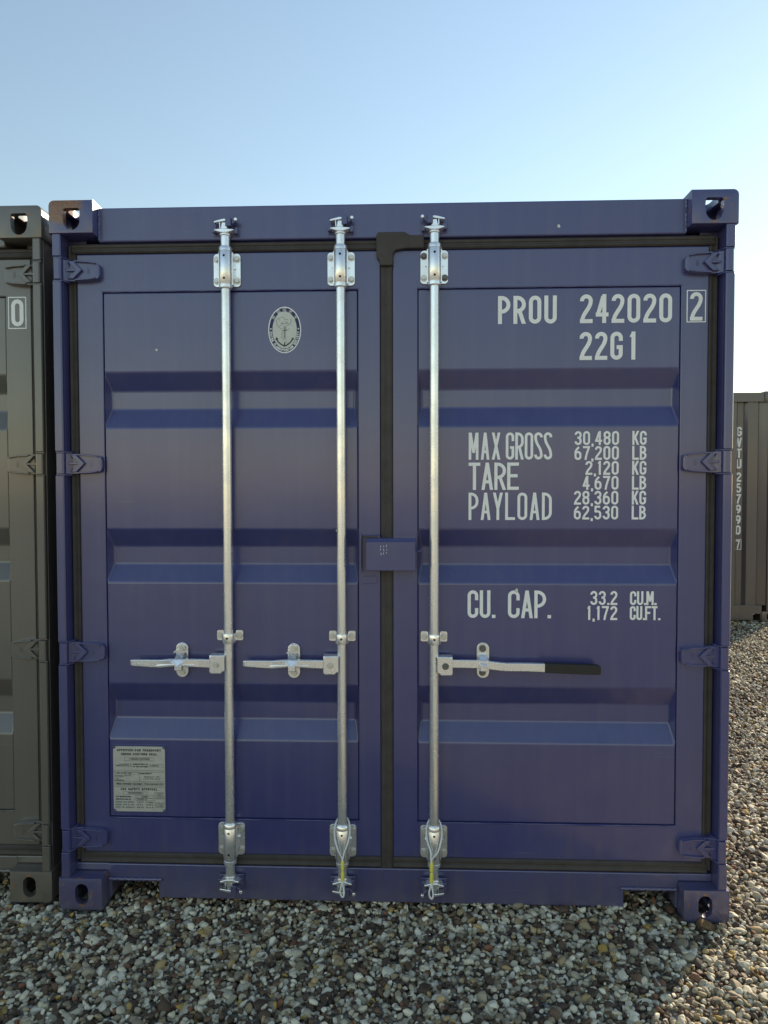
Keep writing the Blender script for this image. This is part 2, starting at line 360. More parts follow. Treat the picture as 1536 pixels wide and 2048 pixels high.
def text2d(text, x0, x1, z0, z1, s, gap=0.22, cw=None):
    """list of (verts2d, faces, layer)"""
    lay, tot = layout(text, gap)
    u = cw if cw else (x1 - x0) / tot
    if cw: x0 = x1 - tot*u if x0 is None else x0
    out = []; H = z1 - z0
    for c, cx, cwid in lay:
        w = max(cwid*u - s, 1e-4); h = H - s; ox = x0 + cx*u + s/2; oz = z0 + s/2
        for k, st in enumerate(glyph(c, w, h)):
            if st[0] == 'd':
                _, a, za, b, zb = st
                ya = za*H if za > 0 else (0.0 if za == 0 else za*H); yb = zb*H
                L = math.hypot(b-a, yb-ya); hw = s/2 * L/abs(yb-ya)
                hw = min(hw, s*0.95)
                vs = [Vector((ox+a-hw, z0+ya)), Vector((ox+a+hw, z0+ya)), Vector((ox+b+hw, z0+yb)), Vector((ox+b-hw, z0+yb))]; fs = [(0, 1, 2, 3)]
            else:
                vs, fs = ribbon(st[1], s, st[0] == 'c', st[2] if len(st) > 2 else 0)
                vs = [Vector((v.x+ox, v.y+oz)) for v in vs]
            out.append((vs, fs, k))
    return out
def frame2d(x0, x1, z0, z1, t):
    o = [Vector(p) for p in ((x0, z0), (x1, z0), (x1, z1), (x0, z1), (x0+t, z0+t), (x1-t, z0+t), (x1-t, z1-t), (x0+t, z1-t))]
    return (o, [(0, 1, 5, 4), (1, 2, 6, 5), (2, 3, 7, 6), (3, 0, 4, 7)], 0)
def flat(items, y, b=None, step=0.00012):
    b = b or B()
    for vs, fs, k in items: b.add([(v[0], y - k*step, v[1]) for v in vs], fs)
    return b
def fixup(o):
    bm = bmesh.new(); bm.from_mesh(o.data)
    for f in bm.faces:
        if f.normal.y > 0: f.normal_flip()
    bm.to_mesh(o.data); bm.free(); return o

# ------------------------------------------------------------------ container parts
HW, HH, LEN = 1.219, 2.591, 6.058
D = 0.060                   # door face
HZ = (2.350, 1.648, 0.952, 0.255)
def boolean(base, cutters):
    bo = link('tmp', base); cs = []
    for c in cutters:
        k = link('tmpc', c); cs.append(k)
        md = bo.modifiers.new('b', 'BOOLEAN'); md.operation = 'DIFFERENCE'; md.object = k; md.solver = 'EXACT'
    bpy.context.view_layer.update()
    dg = bpy.context.evaluated_depsgraph_get()
    m = bpy.data.meshes.new_from_object(bo.evaluated_get(dg))
    for o in [bo] + cs: bpy.data.objects.remove(o)
    return m
def fix_normals(m):
    bm = bmesh.new(); bm.from_mesh(m); bmesh.ops.recalc_face_normals(bm, faces=bm.faces); bm.to_mesh(m); bm.free(); return m
def casting_mesh(top):
    """outer edge at x=0 (material towards -x), front at y=0, top at z=0 (material down)"""
    R = 0.020
    o = [(-0.162, -0.118), (0, -0.118)] + [(-R + R*math.cos(rad(a)), -R + R*math.sin(rad(a))) for a in range(0, 91, 15)] + [(-0.162, 0)]
    b = B().prism(o, 0, 0.178); m = b.mesh('casting')
    bm = bmesh.new(); bm.from_mesh(m)
    es = [e for e in bm.edges if all(abs(v.co.y) < 1e-6 for v in e.verts)]
    bmesh.ops.bevel(bm, geom=es, offset=0.004, segments=2, profile=0.5, affect='EDGES')
    bmesh.ops.recalc_face_normals(bm, faces=bm.faces); bm.to_mesh(m); bm.free()
    cav = B().box(-0.140, -0.026, 0.026, 0.150, -0.094, -0.026).mesh('cav')
    if top:   # shield-shaped end hole
        hx = -0.084
        h = [(hx-0.030, -0.034), (hx-0.024, -0.029), (hx+0.024, -0.029), (hx+0.031, -0.036), (hx+0.032, -0.055)] + \
            [(hx + 0.030*math.cos(rad(a)), -0.074 + 0.033*math.sin(rad(a))) for a in range(-10, -171, -16)] + [(hx-0.032, -0.055)]
    else:
        hx = -0.086
        h = [(hx + 0.0245*math.cos(rad(a)), -0.045 + 0.0245*math.sin(rad(a))) for a in range(0, 181, 15)] + \
            [(hx + 0.0245*math.cos(rad(a)), -0.074 + 0.0245*math.sin(rad(a))) for a in range(180, 361, 15)]
    fh = B().prism(h, -0.02, 0.06).mesh('fh')
    th = B().vprism([( -0.0815 + 0.032*math.cos(rad(a)), 0.089 + (0.030 if math.sin(rad(a)) > 0 else -0.030) + 0.032*math.sin(rad(a))) for a in range(0, 360, 20)], -0.06, 0.03).mesh('th')
    sh = B()
    pts = [(0.089 + (0.014 if math.cos(rad(a)) > 0 else -0.014) + 0.0255*math.cos(rad(a)), -0.060 + 0.0255*math.sin(rad(a))) for a in range(0, 360, 20)]
    n = len(pts)
    sh.add([(-0.06, p, q) for p, q in pts] + [(0.03, p, q) for p, q in pts], [tuple(range(n-1, -1, -1)), tuple(range(n, 2*n))] + [(i, (i+1) % n, (i+1) % n+n, i+n) for i in range(n)])
    sh = sh.mesh('sh')
    for q in (cav, fh, th, sh): fix_normals(q)
    m = boolean(m, [cav, fh, th, sh])
    m.shade_smooth(); m.set_sharp_from_angle(angle=rad(32)); m.materials.clear()
    return m
CAST = {True: casting_mesh(True), False: casting_mesh(False)}
def casting(parent, sx, sy, top, mat):
    m = CAST[top].copy()
    bm = bmesh.new(); bm.from_mesh(m)
    sz = 1 if top else -1
    for v in bm.verts:
        v.co.x = sx*(HW + v.co.x); v.co.y = v.co.y if sy == 0 else LEN - v.co.y
        v.co.z = (HH + v.co.z) if top else -v.co.z
    det = sx * sz * (1 if sy == 0 else -1)
    if det < 0: bmesh.ops.reverse_faces(bm, faces=bm.faces)
    bm.to_mesh(m); bm.free(); m.name = 'corner_casting'
    return link('corner_casting', m, parent, mat)

def corr(n0, n1, pitch, flat_o, slope, depth, wrap=True):
    """trapezoid wave positions [(t, d)]"""
    out = [(n0, 0.0)]; t = n0 + 0.08
    flat_i = pitch - flat_o - 2*slope
    while t + pitch < n1 - 0.02:
        out += [(t, 0.0), (t+slope, depth), (t+slope+flat_i, depth), (t+2*slope+flat_i, 0.0)]; t += pitch
    out.append((n1, 0.0)); return out
def shell(c, mat, mat_rust, front_closed=False):
    """castings, posts, rails, walls, roof and floor common to all containers"""
    for sx in (-1, 1):
        for sy in (0, 1):
            for top in (True, False):
                casting(c, sx, sy, top, mat_rust)
        # side wall, corrugated
        xo = HW - 0.020
        prof = corr(0.16, LEN-0.16, 0.278, 0.072, 0.068, 0.036)
        b = B()
        for (t, d) in prof:
            b.v += [(sx*(xo-d), t, 0.155), (sx*(xo-d), t, 2.53)]
        for i in range(len(prof)-1):
            f = (2*i, 2*i+2, 2*i+3, 2*i+1); b.f.append(f if sx > 0 else f[::-1])
        put('side_wall', b, mat, c)
        put('bottom_rail', B().box(sx*(HW-0.055), sx*(HW-0.006), 0.178, LEN-0.178, 0.02, 0.158), mat, c, 0.004)
        put('top_rail', B().box(sx*(HW-0.065), sx*(HW-0.006), 0.178, LEN-0.178, 2.515, 2.575), mat, c, 0.004)
        # rear corner post
        put('corner_post', B().box(sx*(HW-0.11), sx*(HW-0.008), LEN-0.165, LEN-0.01, 0.118, 2.473), mat, c, 0.006)
    b = B(); pr = corr(0.10, LEN-0.1, 0.209, 0.06, 0.04, 0.020)
    for (t, d) in pr: b.v += [(-1.15, t, 2.570-d), (1.15, t, 2.570-d)]
    for i in range(len(pr)-1): b.f.append((2*i, 2*i+1, 2*i+3, 2*i+2))
    put('roof', b, mat, c)
    put('floor', B().box(-1.16, 1.16, 0.12, LEN-0.06, 0.13, 0.16), 'floor', c)
    put('end_wall', B().box(-1.11, 1.11, LEN-0.06, LEN-0.03, 0.15, 2.50), mat, c)
    put('end_rail', B().box(-1.057, 1.057, LEN-0.1, LEN-0.012, 2.47, 2.578), mat, c)
    put('end_rail', B().box(-1.057, 1.057, LEN-0.1, LEN-0.012, 0.02, 0.15), mat, c)

def gasket_strip(b, a0, a1, w0, w1, vertical, base, hi=0.013, e0=0.0, e1=0.0):
    """profiled strip; runs along a from a0 to a1, width w0..w1; lips towards -y; mitred by e"""
    W = w1 - w0
    prof = [(0, 0.0), (0.03, -hi*0.75), (0.16, -hi), (0.34, -hi*0.9), (0.42, -hi*0.72), (0.54, -hi*0.7), (0.62, -hi*0.85), (0.82, -hi*0.85), (0.97, -hi*0.5), (1.0, 0.0)]
    vs = []; n = len(prof)
    for a, e in ((a0, e0), (a1, e1)):
        for t, dy in prof:
            aa = a + e*t; ww = w0 + W*t
            vs.append((ww, base+dy, aa) if vertical else (aa, base+dy, ww))
    fs = [(i, i+1, n+i+1, n+i) for i in range(n-1)] + [tuple(range(n)), tuple(range(2*n-1, n-1, -1))]
    b.add(vs, fs)

def hinge(parent, s, zc, mat, mirror_text=False):
    """s=-1 left, +1 right; u measured inward from the outer face"""
    X = lambda u: s*(HW - u)
    k = [(X(u), z) for u, z in ()]
    b = B()
    # knuckle, rounded front
    pl = [(X(0.0105), 0.030), (X(0.0105), 0.014), (X(0.0125), 0.008), (X(0.017), 0.0045), (X(0.033), 0.0045), (X(0.0395), 0.008), (X(0.0415), 0.014), (X(0.0415), 0.030)]
    b.vprism(pl, zc-0.0375, zc+0.0375)
    # blade
    b.loft([(X(u), zc+za, zc+zb, y, 0.066) for u, za, zb, y in ((0.0395, -0.0375, 0.0375, 0.020), (0.048, -0.0378, 0.0375, 0.030), (0.060, -0.0378, 0.0372, 0.0385), (0.098, -0.0372, 0.0355, 0.0375), (0.128, -0.0350, 0.0330, 0.037), (0.155, -0.0310, 0.0282, 0.037), (0.163, -0.0265, 0.0235, 0.038), (0.1675, -0.016, 0.013, 0.041))])
    # raised chevron arrow, centre rib, border rims
    b.prism([(X(u), zc+z) for u, z in ((0.056, 0.031), (0.076, 0.031), (0.107, 0.0005), (0.076, -0.030), (0.056, -0.030), (0.086, 0.0005))], 0.0262, 0.040)
    b.prism([(X(u), zc+z) for u, z in ((0.0405, 0.005), (0.088, 0.004), (0.088, -0.003), (0.0405, -0.004))], 0.0275, 0.040)
    b.prism([(X(u), zc+z) for u, z in ((0.079, 0.0355), (0.128, 0.0322), (0.156, 0.0268), (0.156, 0.0222), (0.128, 0.0272), (0.079, 0.0302))], 0.0262, 0.040)
    b.prism([(X(u), zc+z) for u, z in ((0.079, -0.0365), (0.128, -0.0340), (0.154, -0.0298), (0.154, -0.0252), (0.128, -0.0285), (0.079, -0.0305))], 0.0290, 0.037)
    h = put('hinge', b, mat, parent, 0.0012, seg=2, ang=30)
    # cast letters, read sideways
    items = text2d('SRU', -0.011, 0.011, 0, 0.0105, 0.0017, 0.25)
    ob = B()
    for vs, fs, kk in items:
        pts = [(X(0.126) - s*0 + (v.y-0.005), zc + (v.x if s < 0 else v.x)) for v in vs]
        n = len(pts)
        ob.add([(p[0], 0.0355-kk*0.0001, p[1]) for p in pts], fs)
    return h, ob

def make_doors(c, mat, mat_rust, letters):
    # front corner posts
    cuts = sorted([(z-0.045, z+0.045) for z in HZ])
    for s in (-1, 1):
        b = B()
        X = lambda u: s*(HW-u)
        b.vprism([(X(0.006), 0.024), (X(0.006), 0.17), (X(0.10), 0.17), (X(0.10), 0.086), (X(0.040), 0.086), (X(0.040), 0.024)], 0.118, 2.473)
        z0 = 0.118
        for a, e in cuts + [(2.473, None)]:
            if a > z0:
                b.vprism([(X(0.0075), 0.0245), (X(0.0075), 0.010), (X(0.011), 0.005), (X(0.036), 0.005), (X(0.040), 0.009), (X(0.040), 0.0245)], z0, a)
            if e: z0 = e
        # welded hinge lugs above and below each hinge
        for z in HZ:
            for q in (-1, 1):
                za = z + q*0.0385; zb = z + q*0.0445
                b.vprism([(X(0.0085), 0.0244), (X(0.0085), 0.011), (X(0.040), 0.009), (X(0.055), 0.040), (X(0.055), 0.070), (X(0.0402), 0.070)], min(za, zb), max(za, zb))
        put('corner_post', b, mat, c, 0.0015, ang=35)
    # header with weld beads at the castings
    b = B().prism([(-1.0575, 2.455), (1.0575, 2.455), (1.0575, 2.578), (-1.0575, 2.578)], 0.045, 0.14)
    b.box(-1.10, 1.10, 0.0585, 0.139, 2.42, 2.4545)
    put('door_header', b, mat, c, 0.005)
    for s in (-1, 1):
        pts = [(s*(1.054 + 0.0012*math.sin(k*2.3)), 0.0455+0.001*math.sin(k*1.7), 2.46 + k*0.0045) for k in range(26)]
        put('weld_bead', B().tube(pts, [0.0042 + 0.0009*math.sin(k*3.1) for k in range(26)], 6), mat, c, smooth=60)
    # sill with the two notches beside the castings
    o = [(-1.0575, 0.02), (-1.043, 0.02), (-1.043, 0.083), (-0.863, 0.083), (-0.863, 0.02), (0.861, 0.02), (0.861, 0.083), (1.046, 0.083), (1.046, 0.02), (1.0575, 0.02), (1.0575, 0.148), (-1.0575, 0.148)]
    b = B().prism(o, 0.055, 0.115)
    b.prism([(-1.18, 0.120), (1.18, 0.120), (1.18, 0.148), (-1.18, 0.148)], 0.0575, 0.114)
    b.box(-1.043, -0.863, 0.115, 0.30, 0.084, 0.098); b.box(0.861, 1.046, 0.115, 0.30, 0.084, 0.098)
    put('door_sill', b, mat, c, 0.004)
    for x0, x1 in ((-1.050, -0.850), (0.848, 1.050)):
        n = 24
        pts = [(x0 + (x1-x0)*k/n, 0.052, 0.0915 + 0.0012*math.sin(k*1.9)) for k in range(n+1)]
        put('notch_lip', B().tube(pts, [0.0065 + 0.0009*math.sin(k*2.7+1) for k in range(n+1)], 7), mat, c, smooth=60)
    doors = []
    for s, x0, x1, p0, p1 in ((-1, -1.145, -0.0285, -1.050, -0.110), (1, 0.017, 1.143, 0.107, 1.046)):
        z0, z1, q0, q1 = 0.190, 2.416, 0.323, 2.277
        b = B()
        O = [(x0, z0), (x1, z0), (x1, z1), (x0, z1)]; I = [(p0, q0), (p1, q0), (p1, q1), (p0, q1)]
        vs = [(x, D, z) for x, z in O] + [(x, D, z) for x, z in I] + [(x, D+0.05, z) for x, z in O] + [(x, D+0.014, z) for x, z in I]
        fs = []
        for i in range(4):
            j = (i+1) % 4; fs += [(i, j, 4+j, 4+i), (j, i, 8+i, 8+j), (4+i, 4+j, 12+j, 12+i)]
        fs.append((8, 9, 10, 11)[::1]); b.add(vs, fs)
        door = put('door', b, mat, c, 0.0035)
        # pressed panel
        g = 0.0013; a0, a1, e0, e1 = p0+g, p1-g, q0+g, q1-g; F = D+0.0032; dp = 0.036; en = 0.014
        pk = [(1.985, 1.9197, 1.8508, 1.7802), (1.4067, 1.3407, 1.2729, 1.2078), (0.8279, 0.7569, 0.6900, 0.6187)]
        b = B(); zs = [e1] + [z for k in pk for z in (k[0], k[3])] + [e0]
        for i in range(0, len(zs), 2):
            b.add([(a0, F, zs[i+1]), (a1, F, zs[i+1]), (a1, F, zs[i]), (a0, F, zs[i])], [(0, 1, 2, 3)])
        for A, Bz, Cz, Dz in pk:
            vs = [(a0, F, A), (a1, F, A), (a1, F, Dz), (a0, F, Dz), (a0+en, F+dp, Bz), (a1-en, F+dp, Bz), (a1-en, F+dp, Cz), (a0+en, F+dp, Cz)]
            b.add(vs, [(1, 0, 4, 5), (4, 7, 6, 5), (7, 3, 2, 6), (0, 3, 7, 4), (2, 1, 5, 6)])
        b.add([(a0, F, e0), (a1, F, e0), (a1, F, e1), (a0, F, e1), (a0, F+0.012, e0), (a1, F+0.012, e0), (a1, F+0.012, e1), (a0, F+0.012, e1)],
              [(1, 0, 4, 5), (3, 2, 6, 7)])
        zz = zs[::-1]
        for i in range(len(zz)-1):
            for xx in (a0, a1):
                q = [(xx, F, zz[i]), (xx, F, zz[i+1]), (xx, F+0.012, zz[i+1]), (xx, F+0.012, zz[i])]
                b.add(q if xx == a0 else q[::-1], [(0, 1, 2, 3)])
        m = b.mesh('panel'); bm = bmesh.new(); bm.from_mesh(m); bmesh.ops.remove_doubles(bm, verts=bm.verts, dist=1e-5); bm.to_mesh(m); bm.free()
        p = link('panel', m, door, mat); md = p.modifiers.new('bevel', 'BEVEL'); md.width = 0.005; md.segments = 3; md.limit_method = 'ANGLE'; md.angle_limit = rad(20)
        # weld line along the foot of the panel and the head
        for zz, rr in ((q0-0.002, 0.0032), (q1+0.0015, 0.0022)):
            n = 40; pts = [(p0-0.004 + (p1-p0+0.008)*k/n, D+0.001, zz + 0.0006*math.sin(k*2.1)) for k in range(n+1)]
            put('weld_bead', B().tube(pts, [rr*(1+0.22*math.sin(k*2.9)) for k in range(n+1)], 6), mat, door, smooth=60)
        # rubber gasket ring
        b = B(); sx = s
        if s < 0: side = (-1.1788, x0); cen = (x1, 0.017)
        else: side = (x1, 1.1788); cen = None
        gasket_strip(b, z0-0.03, z1+0.03, side[0], side[1], True, 0.078, 0.020)
        gasket_strip(b, side[0]+0.02 if s < 0 else x0, x1 if s < 0 else side[1]-0.02, z1, 2.4545, False, 0.0715, 0.020)
        gasket_strip(b, side[0]+0.02 if s < 0 else x0, x1 if s < 0 else side[1]-0.02, 0.1485, z0, False, 0.0715, 0.016)
        if cen: gasket_strip(b, 0.150, z1+0.02, cen[0]+0.0005, cen[1]-0.0005, True, 0.066, 0.012)
        put('gasket', b, 'rubber', door)
        for z in HZ:
            h, t = hinge(door, s, z, mat); fixup(put('cast_lettering', t, mat, door))
        doors.append(door)
    # rubber corner block where the two door seals meet
    o = [(-0.0420, 2.463), (-0.036, 2.4755), (0.060, 2.4755), (0.078, 2.4635), (0.130, 2.4630), (0.130, 2.4165), (0.060, 2.4165), (0.026, 2.410), (0.0185, 2.396), (0.0175, 2.356), (-0.029, 2.356), (-0.0295, 2.372), (-0.0415, 2.388)]
    put('seal_corner', B().prism(o, 0.0405, 0.075), 'rubber', doors[0], 0.004)
    return doors

BOLT = None
def bolt_mesh():
    b = B(); b.cyly(0, 0, 0.0125, -0.0015, 0.001, 14); b.cyly(0, 0, 0.0077, -0.0085, -0.0015, 6, 0.3)
    return b.mesh('bolt')
BOLT = bolt_mesh(); BOLT.materials.append(M['bolt'])
BOLT2 = BOLT.copy(); BOLT2.materials.clear(); BOLT2.materials.append(M['bolt_dull'])
HOLE_SHADE = B().cyly(0, 0, 0.0042, -0.0006, 0.002, 12).mesh('hole_shade_disc'); HOLE_SHADE.materials.append(M['black'])  # uncut disc on the surface, black painted for the hole's inner shade
def bolt(parent, x, y, z, dull=False, rot=0.0):
    o = link('bolt', BOLT2 if dull else BOLT, parent, None, (x, y, z)); o.rotation_euler[1] = rot; return o

def locking_bar(c, x, zoff, xt, side, handle, mat):
    """rod at x; side=+1 when the lever points to +x"""
    RY = 0.030
    b = B().lathe(x, RY, [(0.0168, 0.128), (0.0168, 2.462)], 28)
    bar = put('locking_bar', b, 'zinc', c, smooth=40)
    for zc, up in ((2.349+zoff, True), (0.252+zoff, False)):
        pl = B().prism(rrect(x-0.0495, x+0.0495, zc-0.060, zc+0.060, 0.013), 0.0525, 0.0598)
        put('bracket_plate', pl, 'zinc', bar, 0.0012)
        hi, lo = zc+0.066, zc-0.066
        if not up: hi, lo = zc+0.062, zc-0.074
        b = B().lathe(x, RY, [(0.0170, lo-0.008), (0.0215, lo-0.008), (0.0238, lo-0.005), (0.0238, lo+0.006), (0.0226, lo+0.0075), (0.0226, lo+0.009), (0.0236, lo+0.0105), (0.0236, hi-0.0105), (0.0226, hi-0.009), (0.0226, hi-0.0075), (0.0242, hi-0.006), (0.0242, hi+0.006), (0.0215, hi+0.010), (0.0170, hi+0.010)], 32)
        for q in (-1, 1):   # saddle flanges of the sleeve
            b.box(x+q*0.0205, x+q*0.0265, 0.032, 0.0535, zc-0.058, zc+0.058)
            b.prism([(x+q*0.026, zc+0.012), (x+q*0.0325, zc+0.010), (x+q*0.0325, zc+0.003), (x+q*0.026, zc+0.001)], 0.044, 0.053)
        put('guide_sleeve', b, 'zinc', bar, smooth=35)
        for q in (-1, 1):
            for r_ in (-1, 1):
                bolt(bar, x+q*0.0375, 0.0522, zc+r_*0.039, dull=(handle == 'long' and q*r_ == (-1 if up else 9)), rot=random.random())
        for dz in (0.040, -0.040):
            link('hole_shade_disc', HOLE_SHADE, bar, None, (x, RY-0.0236, zc+dz))
    # cams
    for top in (True, False):
        q = 1 if top else -1
        zb = 2.462 if top else 0.128
        Z = lambda d: zb + q*d
        b = B().lathe(x, RY, sorted([(0.0168, Z(0)), (0.0205, Z(0.001)), (0.0205, Z(0.008)), (0.0155, Z(0.012))], key=lambda t: t[1]), 24)
        o = [(-0.033, 0.021), (-0.036, 0.018), (-0.033, 0.0155), (-0.012, 0.009), (0.012, 0.009), (0.030, 0.014), (0.037, 0.0165), (0.034, 0.0205), (0.013, 0.0225), (-0.010, 0.0235)]
        sd = side
        b.prism([(x - sd*u, Z(d)) for u, d in o], 0.009, 0.043)
        b.prism([(x - sd*u, Z(d)) for u, d in ((-0.013, 0.022), (0.012, 0.022), (0.010, 0.046), (-0.008, 0.046))], 0.012, 0.036)
        b.prism([(x - sd*u, Z(d)) for u, d in ((-0.0125, 0.023), (-0.0165, 0.023), (-0.0165, 0.046), (-0.0125, 0.046))], 0.008, 0.040)
        b.prism([(x + sd*u, Z(d)) for u, d in ((-0.010, 0.050), (0.036, 0.043), (0.036, 0.050), (0.004, 0.058), (-0.010, 0.058))], 0.010, 0.042)
        put('cam', b, 'zinc', bar, 0.0025, seg=2)
        k = B()
        k.prism([(x - sd*u, Z(d)) for u, d in ((0.006, 0.030), (0.026, 0.030), (0.026, 0.060), (0.006, 0.060))], 0.004, 0.046)
        k.prism([(x - sd*u, Z(d)) for u, d in ((0.026, 0.036), (0.041, 0.048), (0.041, 0.056), (0.026, 0.060))], 0.014, 0.046)
        k.prism([(x - sd*u, Z(d)) for u, d in ((-0.045, 0.014), (-0.034, 0.012), (-0.030, 0.036), (-0.045, 0.036))], 0.020, 0.046)
        k.prism([(x - sd*u, Z(d)) for u, d in ((0.034, 0.008), (0.046, 0.010), (0.046, 0.030), (0.036, 0.030))], 0.022, 0.046)
        k.prism([(x - sd*u, Z(d)) for u, d in ((-0.047, 0.006), (0.048, 0.006), (0.048, 0.064), (-0.047, 0.064))], 0.0435, 0.0462)
        put('cam_keeper', k, mat, bar, 0.003)
        put('keeper_tip', B().cyly(x - sd*0.043, Z(0.054), 0.0065, 0.006, 0.016, 10), 'zinc', bar, 0.002)
    # mid guide clamp
    zc = 1.014
    b = B()
    for q in (-1, 1): b.prism(rrect(x+q*0.035-0.0135, x+q*0.035+0.0135, zc-0.018, zc+0.019, 0.006, 3), 0.0535, 0.0598)
    b.lathe(x, RY, [(0.0172, zc-0.023), (0.0220, zc-0.023), (0.0226, zc-0.0215), (0.0226, zc+0.0105), (0.0220, zc+0.012), (0.0172, zc+0.012)], 26)
    for q in (-1, 1): b.box(x+q*0.0185, x+q*0.0235, 0.034, 0.0545, zc-0.021, zc+0.010)
    put('guide_clamp', b, 'zinc', bar, smooth=35)
    for q in (-1, 1): bolt(bar, x+q*0.0365, 0.0532, zc, rot=random.random())
    link('hole_shade_disc', HOLE_SHADE, bar, None, (x, RY-0.0226, zc-0.003))
    # handle hub welded on the rod
    s = side; U = lambda u: x + s*u
    b = B()
    b.prism([(U(0.010), 0.950), (U(0.060), 0.950), (U(0.066), 0.944), (U(0.066), 0.888), (U(0.061), 0.882), (U(0.024), 0.882), (U(0.016), 0.890), (U(0.010), 0.890)], 0.0045, 0.0105)
    b.prism([(U(0.010), 0.9505), (U(0.066), 0.9505), (U(0.066), 0.9445), (U(0.010), 0.9445)], 0.006, 0.046)
    b.prism([(U(0.010), 0.948), (U(0.063), 0.948), (U(0.063), 0.884), (U(0.010), 0.884)], 0.034, 0.042)
    put('handle_hub', b, 'zinc', bar, 0.003)
    bolt(bar, U(0.040), 0.0042, 0.916, dull=(handle == 'long'))
    if handle == 'short':
        zs = [(0.030, 0.9165, 0.031), (0.105, 0.918, 0.030), (0.150, 0.921, 0.027), (0.185, 0.922, 0.025), (0.215, 0.9195, 0.028), (0.250, 0.9155, 0.0285), (0.290, 0.9165, 0.027), (0.352, 0.9185, 0.0225), (0.360, 0.9187, 0.018)]
        Y = [0.012, 0.012, 0.004, 0.003, 0.005, 0.010, 0.010, 0.010, 0.013]
        hd = put('handle', B().loft([(U(u), z-h/2, z+h/2, y, 0.026) for (u, z, h), y in zip(zs, Y)]), 'zinc', bar, 0.0025)
        b = B()    # pressed stiffening ribs and rough cast marks
        b.prism([(U(u), z) for u, z in ((0.120, 0.911), (0.185, 0.913), (0.262, 0.908), (0.262, 0.911), (0.185, 0.918), (0.120, 0.914))], 0.0012, 0.014)
        for k in range(14):
            uu = 0.285 + 0.062*random.random(); zz = 0.917 - 0.05*(0.35-uu) + 0.006*(random.random()-0.5)
            b.box(U(uu), U(uu+0.004), 0.0085, 0.0125, zz-0.001, zz+0.0012)
        put('handle_rib', b, 'zinc', hd, 0.0006)
        pc = 0.1785; z0, z1 = 0.858, 0.987
    else:
        zs = [(0.030, 0.9235, 0.029), (0.110, 0.9232, 0.029), (0.175, 0.9225, 0.030), (0.215, 0.918, 0.029), (0.255, 0.9145, 0.029), (0.330, 0.9145, 0.029), (0.396, 0.9130, 0.030)]
        Y = [0.012, 0.012, 0.010, 0.006, 0.004, 0.004, 0.004]
        hd = put('handle', B().loft([(U(u), z-h/2, z+h/2, y, 0.024) for (u, z, h), y in zip(zs, Y)]), 'zinc', bar, 0.0022); hd['label'] = 'long lever handle with a black rubber grip'
        zs = [(0.394, 0.9130, 0.0335), (0.470, 0.9105, 0.0335), (0.580, 0.9070, 0.034), (0.589, 0.9067, 0.031), (0.592, 0.9067, 0.024)]
        o = [(U(u), z+h/2) for u, z, h in zs] + [(U(u), z-h/2) for u, z, h in zs[::-1]]
        put('grip', B().prism(o, 0.0015, 0.0265), 'grip', hd, 0.004)
        pc = 0.178; z0, z1 = 0.864, 0.994
    # catch plate on the door, with swinging hasp
    xp = U(pc)
    b = B().prism(rrect(xp-0.0225, xp+0.0225, z0, z1, 0.0222, 8), 0.047, 0.0598)
    b.prism(rrect(xp-0.014, xp+0.012, z0+0.034, z0+0.045, 0.002, 2), 0.004, 0.047)
    b.prism(rrect(xp-0.014, xp+0.012, z0+0.036, z0+0.054, 0.002, 2), 0.000, 0.005)
    put('catch_plate', b, 'zinc', bar, 0.0015)
    for zz in (z0+0.0205, z1-0.0205): bolt(bar, xp-0.002*s, 0.0465 if zz < 0.9 else 0.0395, zz, dull=(handle == 'long'), rot=random.random())
    def hy(xx, zz):   # hasp leans out over the handle so its face looks up
        return 0.040 - 0.046*sm(z1-0.020, z1-0.055, zz) if False else 0.038 - 0.042*min(1, max(0, (z1-0.036-zz)/0.030))
    if handle == 'short':
        zt = z1
        o1 = [(-0.016, zt-0.036), (-0.016, zt-0.012), (-0.009, zt-0.003), (0.006, zt-0.003), (0.012, zt-0.012), (0.012, zt-0.036)]
        b = B().prism([(xp+u, z) for u, z in o1], 0.0405, 0.0450)
        # leaning face and pointed tongue
        def plate(q, th=0.004):
            n = len(q); vs = [(xp+u, y, z) for u, y, z in q] + [(xp+u, y+th, z) for u, y, z in q]
            b.add(vs, [tuple(range(n))[::-1], tuple(range(n, 2*n))] + [((i+1) % n, (i+1) % n+n, i+n, i) for i in range(n)])
        plate([(-0.016, 0.0400, zt-0.0362), (0.012, 0.0400, zt-0.0362), (0.014, 0.0040, zt-0.055), (-0.018, 0.0040, zt-0.055)])
        plate([(-0.018, 0.0037, zt-0.0552), (0.014, 0.0037, zt-0.0552), (0.021, -0.0005, zt-0.061), (-0.002, -0.0060, zt-0.0765), (-0.027, -0.0005, zt-0.061)])
        b.box(xp-0.022, xp-0.0165, 0.018, 0.046, zt-0.032, zt-0.026)
        put('hasp', b, 'zinc', bar, 0.001)
    else:
        zt = z1
        b = B()
        b.prism([(xp-0.016, zt-0.042), (xp+0.013, zt-0.042), (xp+0.013, zt-0.074), (xp-0.016, zt-0.074)], lambda xx, zz: 0.030 - 0.9*(zt-0.042-zz)*0.9, 0.046)
        b.prism([(xp-0.018, zt-0.066), (xp+0.013, zt-0.074), (xp+0.013, zt-0.082), (xp-0.018, zt-0.074)], -0.001, 0.010)
        b.box(xp-0.0245, xp-0.020, 0.030, 0.046, zt-0.030, zt-0.024)
        put('hasp', b, 'zinc', bar, 0.002)
    return bar

